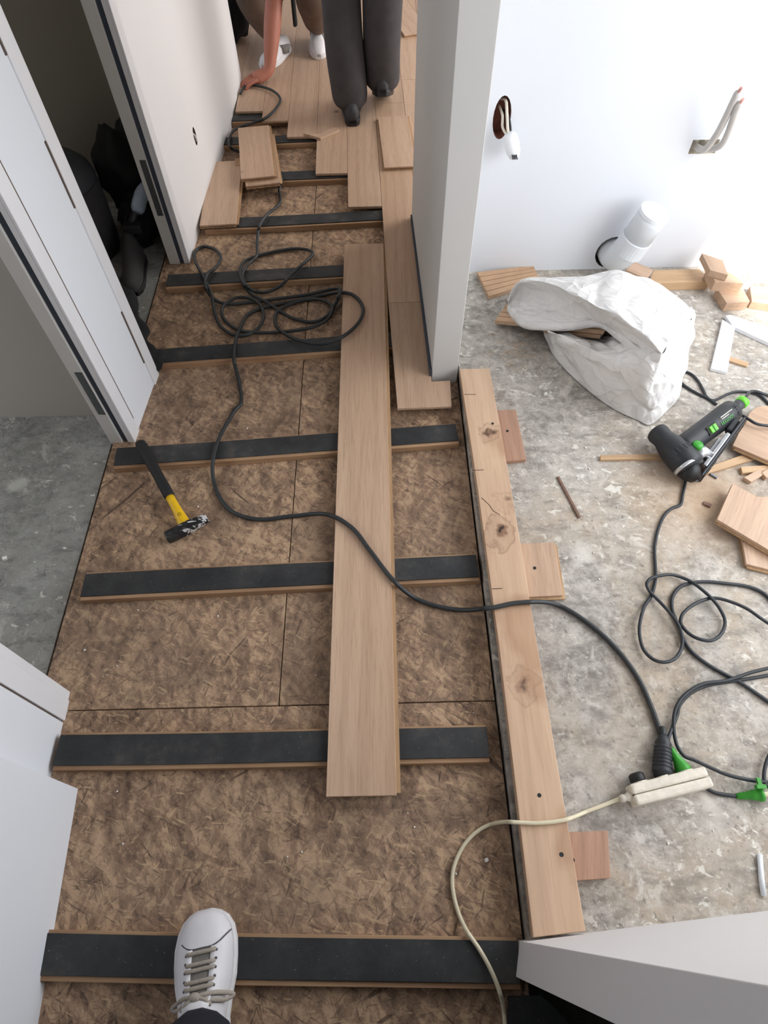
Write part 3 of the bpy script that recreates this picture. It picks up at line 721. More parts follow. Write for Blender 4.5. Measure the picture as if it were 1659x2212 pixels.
c1 = lambda L: [(400 + x * .3617, y * .3617) for x, y in L]
cordpx = [(1428, 1588), (1408, 1530), (1378, 1465), (1330, 1400), (1265, 1342), (1195, 1304), (1120, 1302), (1060, 1313), (985, 1317), (905, 1296), (850, 1254), (800, 1190), (760, 1140), (705, 1111), (630, 1115), (560, 1122), (503, 1106), (470, 1065), (459, 1010), (472, 950), (505, 890)]
cordpx += c5([(335, 1240), (322, 1120), (292, 990), (300, 880), (332, 790), (372, 720), (450, 680), (560, 655), (700, 628), (820, 602), (930, 585), (1010, 605), (1060, 672), (1045, 750), (970, 830), (860, 884), (760, 888), (650, 860), (570, 815), (537, 765), (552, 700), (640, 650), (760, 625), (845, 640), (882, 680), (850, 745), (780, 785), (690, 808), (560, 822), (440, 825), (330, 812), (245, 760), (218, 700), (245, 650), (315, 615), (400, 625), (450, 665), (468, 730), (435, 800), (370, 838), (290, 838), (210, 785), (175, 700), (160, 610), (112, 500), (62, 400), (60, 340), (110, 312), (180, 330), (212, 380), (180, 440), (130, 480), (120, 545), (152, 605), (210, 645), (290, 655), (400, 642), (560, 622), (720, 600), (850, 572), (915, 562), (925, 590), (890, 665), (840, 730), (760, 762), (660, 745), (580, 705), (480, 640), (395, 595), (345, 530), (328, 460), (345, 410), (400, 378), (520, 345), (650, 325), (735, 332), (762, 358), (715, 405), (640, 470), (570, 545), (490, 582), (415, 578), (362, 540), (342, 480), (370, 425), (425, 370), (430, 300), (440, 200), (480, 130), (540, 80), (568, 40)])
cordpx += c1([(562, 1130), (575, 1060), (520, 960), (420, 915), (318, 905), (262, 865), (290, 780), (400, 735), (480, 705), (545, 645), (568, 590), (520, 540), (430, 512), (360, 512), (330, 560)])
Q = lay(cordpx, 0.0062, 12, lift=lambda t: 0.0 if t < 0.25 else .004 if t > 0.93 else 0.004 + 0.003 * math.sin(t * 90))
cord = thing('extension_cord', 'thick black extension cord snaking over the battens with a tangled coil', 'cord', (Q[60].x, Q[60].y, 0.0))
obj('cable', MB().tube(Q, 0.0062, 8), M['cord'], cord, smooth=True, world=True)
CORD_END = Q[0]

# ------------------------------------------------------------------ power strip, plugs and cables
a, b = G(1368, 1717, 0.071), G(1534, 1676, 0.071); a.z = b.z = 0
u = (b - a); LS = u.length; u.normalize(); nn = Vector((-u.y, u.x, 0))
ps = thing('power_strip', 'dirty white power strip lying on the concrete with plugs in it', 'power strip', ((a + b) / 2) + Vector((0, 0, ZC + .0003)), math.atan2(u.y, u.x))
obj('lower_shell', MB().bb(-LS / 2, LS / 2, -0.021, -0.0004, 0, 0.042), M['dwhite'], ps, bevel=0.005)
obj('upper_shell', MB().bb(-LS / 2 + .001, LS / 2 - .001, 0.0004, 0.021, 0, 0.042), M['dwhite'], ps, bevel=0.005)
obj('cable_gland', MB().loft([[Vector((x, r * math.cos(t_), 0.020 + r * math.sin(t_))) for t_ in [2 * PI * i / 12 for i in range(12)]] for x, r in ((-LS / 2 + .002, .010), (-LS / 2 - .006, .009), (-LS / 2 - .010, .0065), (-LS / 2 - .016, .0085), (-LS / 2 - .024, .006))]), M['dwhite'], ps, smooth=True)
for k in range(3):
    x = (-0.33 + 0.30 * k) * LS
    obj('socket', MB().loft([[Vector((x + r * math.cos(t_), y, 0.021 + r * math.sin(t_))) for t_ in [2 * PI * i / 16 for i in range(16)]] for r, y in ((.0185, .0195), (.0185, .0225), (.016, .0225), (.016, .0212))]), M['dwhite'], ps)
wp = lay([(1346, 1722), (1320, 1733), (1270, 1752), (1220, 1771), (1160, 1778), (1085, 1776), (1040, 1790), (1005, 1822), (983, 1865), (977, 1905), (985, 1955), (1005, 2005), (1035, 2050), (1060, 2095), (1080, 2145), (1090, 2200), (1092, 2290)], 0.0042, 12)
wp[0] = WM[ps] @ Vector((-LS / 2 - .02, 0, .02)); wp[1] = (wp[0] + wp[2]) / 2
obj('cable', MB().tube(wp, 0.0042, 8), M['cream'], ps, smooth=True, world=True, label='cream cable running over the edge timber')
def plug(name, label, x, mats, prof, cable_pts, lean=0.0, group=None, rib=True, r=0.0042, z=0.021):
    base = WM[ps] @ Vector((x, 0.0235, z))
    t = thing(name, label, 'plug', base, 0.0)
    d0 = (nn + u * lean).normalized(); up = Vector((0, 0, 1)); s = d0.cross(up).normalized()
    def ring(q, rr): return [base + d0 * q + (s * math.cos(t_) + up * math.sin(t_)) * rr for t_ in [2 * PI * i / 16 for i in range(16)]]
    obj('plug_body', MB().loft([ring(q, rr) for q, rr in prof]), mats[0], t, smooth=True, world=True)
    tip = base + d0 * prof[-1][0]
    return t, tip, d0
# the big black plug of the extension cord is part of the cord
base = WM[ps] @ Vector((-0.02 * LS, 0.0235, .021))
tgt = Vector((Q[0].x, Q[0].y, base.z)); d0 = (tgt - base).normalized(); s = d0.cross(Vector((0, 0, 1))).normalized()
def ringf(q, rr): return [base + d0 * q + (s * math.cos(t_) + Vector((0, 0, 1)) * math.sin(t_)) * rr for t_ in [2 * PI * i / 16 for i in range(16)]]
prof = [(-.004, .017), (0.004, .0185), (.006, .021)]
for k in range(7): prof += [(.010 + k * .008, .0212 - k * .0004), (.0140 + k * .008, .0212 - k * .0004), (.0150 + k * .008, .0194 - k * .0004), (.0172 + k * .008, .0194 - k * .0004)]
prof += [(.070, .018), (.082, .012), (.090, .008)]
obj('plug', MB().loft([ringf(q, rr) for q, rr in prof]), M['black'], cord, smooth=True, world=True)
obj('plug_cable', MB().tube(catmull([base + d0 * .088, base + d0 * .105 + Vector((0, 0, -.004)), Q[2], Q[4]], 6), 0.0061, 8), M['cord'], cord, smooth=True, world=True)
# small black plug at the left socket
t, tip, d_ = plug('plug', 'small flat black plug in the left socket of the power strip', -0.33 * LS, [M['blackd']], [(-.003, .015), (.004, .017), (.014, .0165), (.018, .012)], None)
GR = 0.0042
t, tip, d_ = plug('plug', 'green angled plug in the right socket of the power strip', 0.27 * LS, [M['green']], [(-.003, .016), (.003, .0175), (.010, .015), (.020, .0115), (.032, .0085), (.034, .0095), (.037, .0075), (.040, .009), (.043, .007), (.046, .0082), (.050, .006)], None, -0.15)
kc = lay([(1470, 1590), (1461, 1560), (1466, 1528), (1486, 1502), (1520, 1483), (1565, 1474), (1620, 1466), (1680, 1455)], GR, 12)
obj('cable', MB().tube(catmull([tip - d_ * .004, tip + d_ * .012, kc[16], kc[26]] + kc[36::8] + [kc[-1]], 6), GR, 8), M['cable'], t, smooth=True, world=True)
q = lay([(1680, 1692), (1620, 1685), (1570, 1673), (1530, 1656), (1500, 1642), (1477, 1632), (1461, 1606), (1455, 1565), (1461, 1528), (1482, 1499), (1520, 1477), (1570, 1470), (1625, 1452), (1685, 1438)], GR, 12, lift=lambda t_: 0.0088)
kb = thing('loose_cable', 'black cable looping behind the power strip and leaving at the right edge', 'cable', (q[30].x, q[30].y, ZC))
obj('cable', MB().tube(q, GR, 8), M['cable'], kb, smooth=True, world=True)
# green connector on the floor
q = lay([(1510, 1690), (1525, 1702), (1550, 1714), (1590, 1720)], GR, 12)
gc = thing('green_connector', 'green cable connector lying on the concrete at the right of the power strip', 'connector', (q[-1].x, q[-1].y, ZC))
obj('cable', MB().tube(q, GR, 8), M['cable'], gc, smooth=True, world=True)
e0, e1 = q[-1], G(1647, 1716, ZC + .013)
dd = (e1 - e0); mbp = [e0 + dd * k for k in (0, .12, .14, .26, .28, .40, .42, .54, .56, .70, .85, .87, 1.0)]
obj('sleeve', MB().tube(mbp, [.0055, .0060, .0072, .0066, .0080, .0072, .0088, .008, .0095, .011, .012, .0145, .0145], 12), M['green'], gc, smooth=True, world=True)
lat = obj('latch', MB().bb(-.010, .010, -.004, .004, 0, .012).box((0, .008, .006), (.008, .02, .006)), M['green'], gc)
p = G(1640, 1701, ZC + .022); lat.location = WM[gc].inverted() @ p
obj('plug_tip', MB().tube([e1, e1 + dd.normalized() * .02], .005, 8), M['cream'], gc, world=True)
q = lay([(1690, 1600), (1664, 1628), (1652, 1660), (1652, 1690), (1668, 1706)], GR, 12, lift=lambda t_: 0.0088)
kb = thing('loose_cable', 'short black cable bend at the right edge above the green connector', 'cable', (q[10].x, q[10].y, ZC))
obj('cable', MB().tube(q, GR, 8), M['cable'], kb, smooth=True, world=True)
c4 = lambda L: [(1340 + x * .1923, 1180 + y * .1923) for x, y in L]
q = lay(c4([(1760, 660), (1690, 600), (1580, 510), (1420, 450), (1200, 420), (1000, 400), (840, 405), (700, 440), (620, 510), (580, 600), (585, 720), (620, 820), (672, 930), (700, 1030), (780, 1160), (900, 1270), (1050, 1370), (1200, 1450), (1330, 1520), (1480, 1620), (1700, 1770)]), 0.0046, 12)
kb = thing('loose_cable', 'black cable making a wide bend beside the loops on the concrete', 'cable', (q[60].x, q[60].y, ZC))
obj('cable', MB().tube(q, 0.0046, 8), M['cable'], kb, smooth=True, world=True)

# ------------------------------------------------------------------ jigsaw
J0, J1 = G(1415, 930, .082), G(1495, 1012, .080)
js = thing('jigsaw', 'black barrel-grip jigsaw with green switch lying on its side on the concrete', 'jigsaw', (J1.x, J1.y, ZC))
def lerp(a, b, t): return a + (b - a) * t
obj('barrel', MB().tube([lerp(J0, J1, k) for k in (0, .03, .10, .22, .30, .48, .72, .92, 1.0)], [.024, .030, .032, .030, .0335, .041, .045, .044, .036], 24), M['black'], js, smooth=True, world=True)
for k in range(6):   # cooling slots round the gear housing
    a_ = -0.3 + k * 0.28; ax = (J1 - J0).normalized(); s_ = ax.cross(Vector((0, 0, 1))).normalized(); up_ = s_.cross(ax)
    off = s_ * math.sin(a_) - 0 * up_ + up_ * math.cos(a_)
    c_ = lerp(J0, J1, .60)
    obj('vent_slot', MB().tube([c_ + off * .0432, lerp(J0, J1, .72) + off * .0452], .0013, 5), M['dgrey'], js, world=True)
H0, H1 = G(1480, 962, .088), G(1585, 884, .100)
obj('motor_housing', MB().tube([lerp(H0, H1, k) for k in (-.12, 0, .2, .5, .8, .95, 1.0)], [.030, .034, .033, .0335, .035, .034, .026], 20), M['black'], js, smooth=True, world=True)
hx = (H1 - H0).normalized(); hs = hx.cross(Vector((0, 0, 1))).normalized(); hu = hs.cross(hx).normalized()
view = (CAM - lerp(H0, H1, .5)); view = (view - hx * view.dot(hx)).normalized()     # the flank that is turned up to the room
side = hx.cross(view).normalized()
def frame(o_, X, Y, Z): return Matrix(((X.x, Y.x, Z.x, o_.x), (X.y, Y.y, Z.y, o_.y), (X.z, Y.z, Z.z, o_.z), (0, 0, 0, 1)))
flank = (hu * 0.86 + hs * 0.5).normalized(); fside = hx.cross(flank).normalized()
def onflank(t_, dx, dy, dz, out, matl, name, off=0.0, bevel=0.0015):
    Mx = frame(lerp(H0, H1, t_) + flank * out + fside * off, hx, fside, flank)
    mb = MB().box((0, 0, 0), (dx, dy, dz)); mb.v = [Mx @ p for p in mb.v]
    return obj(name, mb, matl, js, world=True, bevel=bevel)
onflank(.38, .040, .026, .006, .0325, M['blackd'], 'switch_bed')
onflank(.38, .026, .020, .008, .0365, M['lgreen'], 'switch')
onflank(.38, .005, .020, .004, .0410, M['green'], 'switch_ridge')
for k in range(6): onflank(.90, .010, .0022, .003, .0345, M['blackd'], 'vent_slot', -.016 + .0064 * k, 0)
onflank(.70, .050, .0022, .002, .0336, M['dwhite'], 'rating_line', -.012, 0)
onflank(.66, .030, .0018, .002, .0336, M['dwhite'], 'rating_line', -.006, 0)
fc = bpy.data.curves.new('lettering', 'FONT'); fc.body = 'FESTOOL'; fc.size = .0135; fc.align_x = 'CENTER'; fc.align_y = 'CENTER'; fc.extrude = .0006
fo = bpy.data.objects.new('lettering', fc); COL.objects.link(fo)
dg = bpy.context.evaluated_depsgraph_get(); me = bpy.data.meshes.new_from_object(fo.evaluated_get(dg)); bpy.data.objects.remove(fo)
Mx = frame(lerp(H0, H1, .67) + flank * .0342 + fside * .004, hx, fside, flank)
mb = MB().add([Mx @ v.co for v in me.vertices], [tuple(p.vertices) for p in me.polygons])
obj('lettering', mb, M['green'], js, world=True)
E0, E1 = G(1588, 882, .098), G(1606, 866, .104)
obj('cable_socket', MB().tube([E0 - hx * .01, lerp(E0, E1, .7)], .017, 14), M['dgrey'], js, smooth=True, world=True)
obj('green_ring', MB().tube([lerp(E0, E1, .55), lerp(E0, E1, .7), lerp(E0, E1, 1.0), lerp(E0, E1, 1.1)], [.0175, .0195, .0195, .014], 14), M['lgreen'], js, smooth=True, world=True)
q = catmull([lerp(E0, E1, 1.0), G(1612, 857, .108), G(1619, 847, .09), G(1632, 845, .05), G(1662, 855, .036), G(1700, 862, .036)], 7)
obj('cable', MB().tube(q, .0045, 8), M['cable'], js, smooth=True, world=True)
# base plate, bracket, knob, nose
B0, B1 = G(1510, 1036, .045), G(1602, 912, .105)
bx = (B1 - B0).normalized(); bn = (Vector((0.78, -0.62, 0.02)) - bx * Vector((0.78, -0.62, 0.02)).dot(bx)).normalized(); bz = bx.cross(bn).normalized()
if bz.z < 0: bz = -bz
LB = (B1 - B0).length
def onplate(t_, off, up_, dx, dn, dz, matl, name, bevel=0.002):
    Mx = frame(lerp(B0, B1, t_) - bn * off + bz * up_, bx, bn, bz)
    mb = MB().box((0, 0, 0), (dx, dn, dz)); mb.v = [Mx @ p for p in mb.v]
    return obj(name, mb, matl, js, world=True, bevel=bevel)
onplate(.5, 0, 0, LB, .007, .062, M['dgrey'], 'base_plate', .003)
onplate(.5, -.005, 0, LB * .96, .004, .058, M['blackd'], 'slide_pad', .0015)
onplate(.42, .009, .022, LB * .56, .012, .014, M['silver'], 'alloy_foot', .003)
onplate(.42, .020, .004, LB * .40, .014, .012, M['silver'], 'alloy_foot', .003)
onplate(.86, .013, 0.006, .046, .020, .026, M['dgrey'], 'dust_port', .006)
for t_ in (.18, .30, .70): onplate(t_, -.0075, 0, .020, .002, .006, M['blackd'], 'plate_slot', 0)
kb_ = G(1507, 962, .115)
obj('bracket', MB().tube([G(1500, 985, .09), G(1520, 975, .095), G(1535, 985, .085)], [.02, .017, .012], 12), M['silver'], js, smooth=True, world=True)
obj('pendulum_knob', MB().loft([[kb_ + Vector((r * math.cos(t_), r * math.sin(t_), z)) for t_ in [2 * PI * i / 14 for i in range(14)]] for r, z in ((.015, -.012), (.015, .004), (.012, .007))]), M['green'], js, smooth=True, world=True)
obj('nose_cover', MB().tube([G(1482, 1010, .075), G(1494, 1024, .07), G(1502, 1034, .062)], [.033, .028, .018], 16), M['blackd'], js, smooth=True, world=True)
obj('nose_rim', MB().tube([G(1480, 1006, .084), G(1484, 1011, .083)], [.0365, .036], 20), M['silver'], js, smooth=True, world=True)
obj('blade', MB().tube([G(1508, 1028, .05), G(1506, 1040, ZC + .006)], .004, 4, squash=.3), M['steel'], js, world=True)
tail = [(1482, 1020, .06), (1481, 1040), (1475, 1068), (1470, 1090), (1452, 1098), (1436, 1112), (1423, 1140), (1416, 1170)] + c4([(385, 60), (398, 300), (385, 430), (350, 550), (270, 680), (222, 850), (217, 1000), (262, 1160), (370, 1270), (500, 1302), (612, 1262), (682, 1160), (697, 1050), (672, 930), (622, 830), (550, 740), (450, 630), (350, 530), (300, 450), (308, 395), (370, 350), (540, 318), (660, 340), (800, 400), (920, 490), (1020, 580), (1110, 690), (1172, 820), (1162, 930), (1100, 1020), (1000, 1062), (860, 1032), (760, 970), (692, 890), (676, 840), (705, 755), (800, 670), (920, 610), (1060, 582), (1230, 620), (1420, 700), (1580, 810), (1700, 890)])
q = lay(tail, .0043, 12, lift=lambda t_: 0.0 if t_ < .25 else 0.0095 + .0045 * math.sin(t_ * 60))
obj('cable', MB().tube(q, .0043, 8), M['cable'], js, smooth=True, world=True)
cj = lambda L: [(1380 + x * .1682, 780 + y * .1682) for x, y in L]
q = lay(cj([(1000, 560), (960, 530), (870, 460), (830, 380), (770, 270), (690, 180), (600, 138), (530, 150), (510, 205), (545, 275), (620, 340), (740, 410), (850, 460), (950, 505), (1050, 470), (1140, 425), (1250, 395), (1400, 400), (1550, 440), (1680, 560)]), .0043, 12)
kb = thing('loose_cable', 'black cable loop on the concrete between the white bag and the jigsaw', 'cable', (q[40].x, q[40].y, ZC))
obj('cable', MB().tube(q, .0043, 8), M['cable'], kb, smooth=True, world=True)
q = catmull([G(1594, 892, .07), G(1616, 905, .075), G(1640, 917, .075), G(1690, 922, .07)], 7)
kb = thing('loose_cable', 'black cable running over the round offcut board right of the jigsaw', 'cable', (q[10].x, q[10].y, .06))
obj('cable', MB().tube(q, .0043, 8), M['cable'], kb, smooth=True, world=True)

# ------------------------------------------------------------------ hammer
h0, h1 = G(404, 1141, .016), G(311, 972, .0475)
hm = thing('hammer', 'mallet-like hammer with yellow and black handle and paint-spattered head', 'hammer', (h0.x, h0.y, 0.0005))
ax = (h1 - h0).normalized(); hd = (G(452, 1114, .016) - G(364, 1160, .016)).normalized(); hd = (hd - ax * hd.dot(ax)).normalized(); hup = hd.cross(ax).normalized()
if hup.z < 0: hup = -hup
def octo(c_, X, Y, rx, ry, ch=.35):
    k = [(1, ch), (ch, 1), (-ch, 1), (-1, ch), (-1, -ch), (-ch, -1), (ch, -1), (1, -ch)]
    return [c_ + X * (rx * i) + Y * (ry * j) for i, j in k]
hc = h0.copy(); hc.z = .0172
rings = [octo(hc + hd * s_, ax, hup, rx, ry, ch) for s_, rx, ry, ch in ((-.062, .0135, .0125, .5), (-.058, .0165, .0155, .6), (-.030, .0165, .0160, .62), (-.004, .0160, .0165, .72), (.016, .0150, .0165, .75), (.040, .0135, .0110, .8), (.062, .0125, .0045, .85))]
Mloc = frame(hc, hd, ax, hup)
hdobj = obj('head', MB().loft(rings), M['hhead'], hm, world=True, bevel=.001)
Lh = (h1 - h0).length
def hr(q_, rx, rz, dz=0.0, n=16): 
    c_ = hc + (h1 - hc) * (q_ / Lh) + Vector((0, 0, dz))
    return [c_ + hd * (rx * math.cos(t_)) + hup * (rz * math.sin(t_)) for t_ in [2 * PI * i / n for i in range(n)]]
obj('handle', MB().loft([hr(.008, .015, .010), hr(.018, .0175, .011), (hr(.03, .0165, .011)), hr(.06, .0135, .0105), hr(.10, .0122, .0105), hr(.128, .0125, .011)]), M['yellow'], hm, smooth=True, world=True)
obj('grip', MB().loft([hr(.118, .0140, .0128), hr(.122, .0158, .0142), hr(.15, .0160, .0145), hr(.20, .0150, .0138), hr(.25, .0160, .0140), hr(.30, .0168, .0142), hr(.325, .0170, .0142), hr(.338, .0150, .013), hr(.343, .009, .008)]), M['grip'], hm, smooth=True, world=True)
st = hc + (h1 - hc) * (.045 / Lh) + hup * .0112
obj('stamp', MB().tube([st + (hd * math.cos(k * .55) + ax * math.sin(k * .55)) * .0045 for k in range(12)], .0006, 4), M['groove'], hm, world=True)

# ------------------------------------------------------------------ white woven bag
def surf(rows, pr=6, pc=6):
    """smooth surface through a grid of points (rows x columns)"""
    R1 = [catmull(r, pc) for r in rows]
    cols = [catmull([R1[k][i] for k in range(len(R1))], pr) for i in range(len(R1[0]))]
    return [[cols[i][k] for i in range(len(cols))] for k in range(len(cols[0]))]
def crumple(rows, amp, su, sv, seed, fade=False):
    """long sharp folds along the cloth plus small creases"""
    out = []; na, nb = len(rows), len(rows[0])
    ridge = lambda x: 1 - min(1, abs(x) * 2.6)
    for a_, r in enumerate(rows):
        o_ = []
        for b_, p in enumerate(r):
            n0 = rows[min(a_ + 1, na - 1)][b_] - rows[max(a_ - 1, 0)][b_]
            n1 = rows[a_][min(b_ + 1, nb - 1)] - rows[a_][max(b_ - 1, 0)]
            nv = n0.cross(n1); nv = nv.normalized() if nv.length > 1e-9 else Vector((0, 0, 1))
            u_, v_ = b_ / (nb - 1), a_ / (na - 1)
            w_ = noise.noise(Vector((u_ * 2, v_ * 2, seed))) * .5
            d_ = ridge(noise.noise(Vector((u_ * su + w_ + v_ * 1.2, v_ * sv + w_, seed)))) * .75 + ridge(noise.noise(Vector((u_ * su * 1.9 - v_ * 2.5, v_ * sv * 2.2 + w_ * 2, seed + 7)))) * .35
            d_ += noise.noise(Vector(p) * 6 + Vector((0, seed, 0))) * .35
            gap_ = min(n0.length, n1.length) / .012
            q_ = Vector(p) + nv * amp * min(1, gap_) * (d_ - .5) * (min(1, v_ * 5 + .15) if fade else 1)
            if q_.z < ZC + .002: q_.z = ZC + .002
            o_.append(q_)
        out.append(o_)
    return out
bagc = G(1340, 760, ZC)
bag = thing('woven_bag', 'crumpled white woven sack slumped open on the concrete with boards in its mouth', 'bag', (bagc.x, bagc.y, ZC))
# lower front: rows from the ground up to under the lip, columns from the left shoulder round the tip to the right side
f0 = [G(1178, 722, .035), G(1196, 768, .034), G(1250, 826, .034), G(1320, 880, .034), G(1376, 907, .034), G(1405, 917, .034), G(1440, 888, .034), G(1466, 856, .034), G(1478, 800, .04), G(1490, 750, .05)]
f1 = [G(1176, 708, .10), G(1205, 745, .10), G(1262, 790, .11), G(1325, 835, .115), G(1378, 868, .10), G(1406, 893, .07), G(1436, 862, .10), G(1462, 830, .11), G(1478, 775, .12), G(1492, 725, .12)]
f2 = [G(1183, 716, .135), G(1220, 728, .160), G(1272, 752, .19), G(1330, 790, .20), G(1380, 820, .19), G(1412, 845, .16), G(1440, 810, .19), G(1460, 770, .20), G(1482, 730, .20), G(1498, 695, .20)]
f3 = [G(1192, 722, .110), G(1230, 724, .125), G(1282, 735, .145), G(1338, 752, .225), G(1388, 790, .235), G(1420, 806, .23), G(1440, 770, .25), G(1462, 735, .26), G(1486, 700, .25), G(1503, 675, .24)]
f4 = [G(1214, 712, .040), G(1244, 716, .050), G(1290, 728, .070), G(1335, 726, .17), G(1392, 740, .27), G(1428, 764, .285), G(1446, 735, .29), G(1466, 705, .29), G(1482, 680, .28), G(1494, 662, .27)]
body = crumple(surf([f0, f1, f2, f3, f4], 14, 13), .020, 6.0, 2.0, 3.0, True)
# tuck the seam on the ground straight again
mbb = MB().grid(body)
# upper flap: from the upper lip of the mouth over the ridge and down behind
u0 = [G(1098, 655, .095), G(1106, 628, .145), G(1130, 606, .195), G(1190, 612, .245), G(1250, 640, .285), G(1310, 672, .312), G(1360, 700, .322), G(1405, 735, .318), G(1430, 764, .29)]
u1 = [G(1099, 648, .10), G(1116, 618, .145), G(1145, 603, .18), G(1215, 607, .235), G(1275, 627, .275), G(1330, 650, .30), G(1385, 675, .315), G(1425, 705, .315), G(1448, 735, .30)]
u2 = [G(1101, 642, .10), G(1124, 612, .14), G(1165, 602, .17), G(1240, 603, .225), G(1300, 610, .265), G(1360, 620, .285), G(1415, 640, .29), G(1455, 670, .29), G(1470, 706, .285)]
u3 = [G(1103, 638, .09), G(1132, 607, .125), G(1185, 603, .15), G(1262, 600, .20), G(1335, 587, .235), G(1400, 600, .25), G(1452, 630, .26), G(1500, 668, .255), G(1494, 690, .25)]
def back(p, z, push): return Vector((p.x + push * .05, p.y + push, z))
u4 = [back(p, max(ZC + .01, p.z * .45), .03) for p in u3]
u5 = [back(p, ZC + .004, .05) for p in u3]
flap = crumple(surf([u0, u1, u2, u3, u4, u5], 11, 13), .016, 5.0, 2.6, 11.0)
mbb.grid(flap)
# the right flank under the flap corner
r0 = [G(1494, 690, .25), G(1503, 676, .24), G(1500, 668, .255)]
# inner face of the mouth: from the upper lip down inside and out again to the lower lip
l0 = [G(1098, 657, .092), G(1112, 676, .100), G(1136, 693, .120), G(1180, 697, .155), G(1232, 697, .180), G(1298, 690, .205), G(1338, 716, .235), G(1388, 756, .26), G(1430, 764, .29)]
def inner(p, q, t_, sag): r_ = p.lerp(q, t_); return Vector((r_.x, r_.y + sag * .9, max(ZC + .02, r_.z - sag)))
KI = (.1, .5, .9, 1, 1, 1, .9, .6, .1)
i1 = [p.lerp(q_, .10) + Vector((0.004 * k, .050 * k, -.055 * k)) for p, q_, k in zip(u0, l0, KI)]
i2 = [p.lerp(q_, .45) + Vector((0.004 * k, .048 * k, -.060 * k)) for p, q_, k in zip(u0, l0, KI)]
i3 = [p.lerp(q_, .80) + Vector((0, .012 * k, -.026 * k)) for p, q_, k in zip(u0, l0, KI)]
inn = crumple(surf([u0, i1, i2, i3, l0], 9, 13), .007, 4.0, 2.0, 23.0); inn[0] = [p.copy() for p in flap[0]]
mbb.grid(inn)
# the lower lip turns over and hangs a little over the boards
l1 = [p + Vector((-.004, -.012, -.012)) for p in l0]; l2 = [Vector((p.x, p.y - .004, p.z - .028)) for p in l0]
lp = crumple(surf([l0, l1, l2], 4, 13), .004, 6.0, 1.0, 31.0); lp[0] = [p.copy() for p in inn[-1]]; mbb.grid(lp)
bo = obj('sack', mbb, M['bag'], bag, smooth=True, world=True)
sm = bo.modifiers.new('solid', 'SOLIDIFY'); sm.thickness = .0016; sm.offset = 0

# grooved boards (seen from their grooved backs)
def grooved(name, label, pts, thick, n, group=None):
    """board lying on its face: pts are the four top corners (x, y, height): far-left, far-right, near-right, near-left"""
    P = [G(x, y, z) for x, y, z in pts]
    c = sum(P, Vector()) / 4; d_ = P[1] - P[0]
    t = thing(name, label, 'offcut', (c.x, c.y, min(p.z for p in P) - thick), math.atan2(d_.y, d_.x), group)
    def slab(q_, za, zb_): return MB().prism([p[:2] for p in q_], [p.z + za for p in q_], [p.z + zb_ for p in q_]) if (q_[1] - q_[0]).cross(q_[2] - q_[1]).z > 0 else MB().prism([p[:2] for p in reversed(q_)], [p.z + za for p in reversed(q_)], [p.z + zb_ for p in reversed(q_)])
    obj('board', slab(P, -thick, -thick * .35), M['oak'], t, world=True, bevel=.0006, seg=1)
    for k in range(n):
        a_, b_ = (k + .07) / n, (k + .93) / n
        if k == 0: a_ = 0
        if k == n - 1: b_ = 1
        obj('back_rib', slab([P[0].lerp(P[3], a_), P[1].lerp(P[2], a_), P[1].lerp(P[2], b_), P[0].lerp(P[3], b_)], -thick * .35, 0), M['oakx'], t, world=True)
    return t
M['oakx'] = plain('oak_backing', (196, 160, 128), 0.7, 0.12, 14)
Zc = ZC + .017
grooved('grooved_offcut', 'grooved oak board offcut lying by the back wall next to the pier', [(1031, 588, Zc), (1152, 573, Zc), (1166, 606, Zc), (1056, 640, Zc)], .0165, 5)
grooved('grooved_offcut', 'grooved oak board sticking out of the mouth of the white bag', [(1094, 656, .062), (1308, 684, .175), (1306, 714, .172), (1070, 692, .058)], .016, 4)
grooved('grooved_offcut', 'second oak board under the grooved one in the bag mouth', [(1150, 690, .074), (1320, 698, .155), (1298, 724, .152), (1180, 713, .088)], .015, 4)

# ------------------------------------------------------------------ drain pipe, cable holes
pp = thing('drain_pipe', 'white plastic drain pipe elbow rising from the foot of the back wall', 'pipe', (0.868, 1.98, ZC))
K = [Vector((.862, 2.10, .094)), Vector((.864, 2.03, .096)), Vector((.866, 1.985, .112)), Vector((.872, 1.958, .150)), GY(1366, 528, 1.945)]
obj('elbow', MB().tube(catmull(K, 5), .050, 28), M['pvc'], pp, smooth=True, world=True)
e1_ = GY(1413, 462, 1.93); ax_ = (e1_ - K[-1]).normalized()
e_ = K[-1]; obj('collar', MB().tube([e_ - ax_ * .03, e_ - ax_ * .028, e_ + ax_ * .03, e_ + ax_ * .032], [.0505, .0550, .0550, .052], 28), M['pvc'], pp, smooth=False, world=True)
top = e1_
obj('pipe', MB().tube([e_ + ax_ * .03, e_ + ax_ * .10, top], .0512, 28), M['pvc'], pp, smooth=True, world=True)
obj('end_cap', MB().tube([top - ax_ * .004, top + ax_ * .008, top + ax_ * .010], [.0522, .0522, .047], 28), M['wtrim'], pp, world=True)
wb = thing('cable_bundle', 'white wrapped wire bundle hanging from the oval hole in the back wall', 'cables', (0.40, 2.02, 0.48))
obj('wire', MB().tube(catmull([(.385, 2.08, .60), (.394, 2.04, .612), (.398, 2.01, .585), (.404, 1.995, .55), (.412, 1.985, .53)], 6), .0045, 8), M['dwhite'], wb, smooth=True, world=True)
obj('wire', MB().tube(catmull([(.382, 2.07, .585), (.388, 2.03, .575), (.390, 2.01, .550), (.405, 1.99, .535)], 6), .004, 8), M['dwhite'], wb, smooth=True, world=True)
obj('black_wire', MB().tube(catmull([(.392, 2.08, .57), (.404, 2.03, .575), (.411, 2.005, .555), (.414, 1.99, .53)], 6), .0045, 8), M['blackd'], wb, smooth=True, world=True)
A_, B_ = Vector((.408, 1.988, .545)), Vector((.437, 1.985, .470))
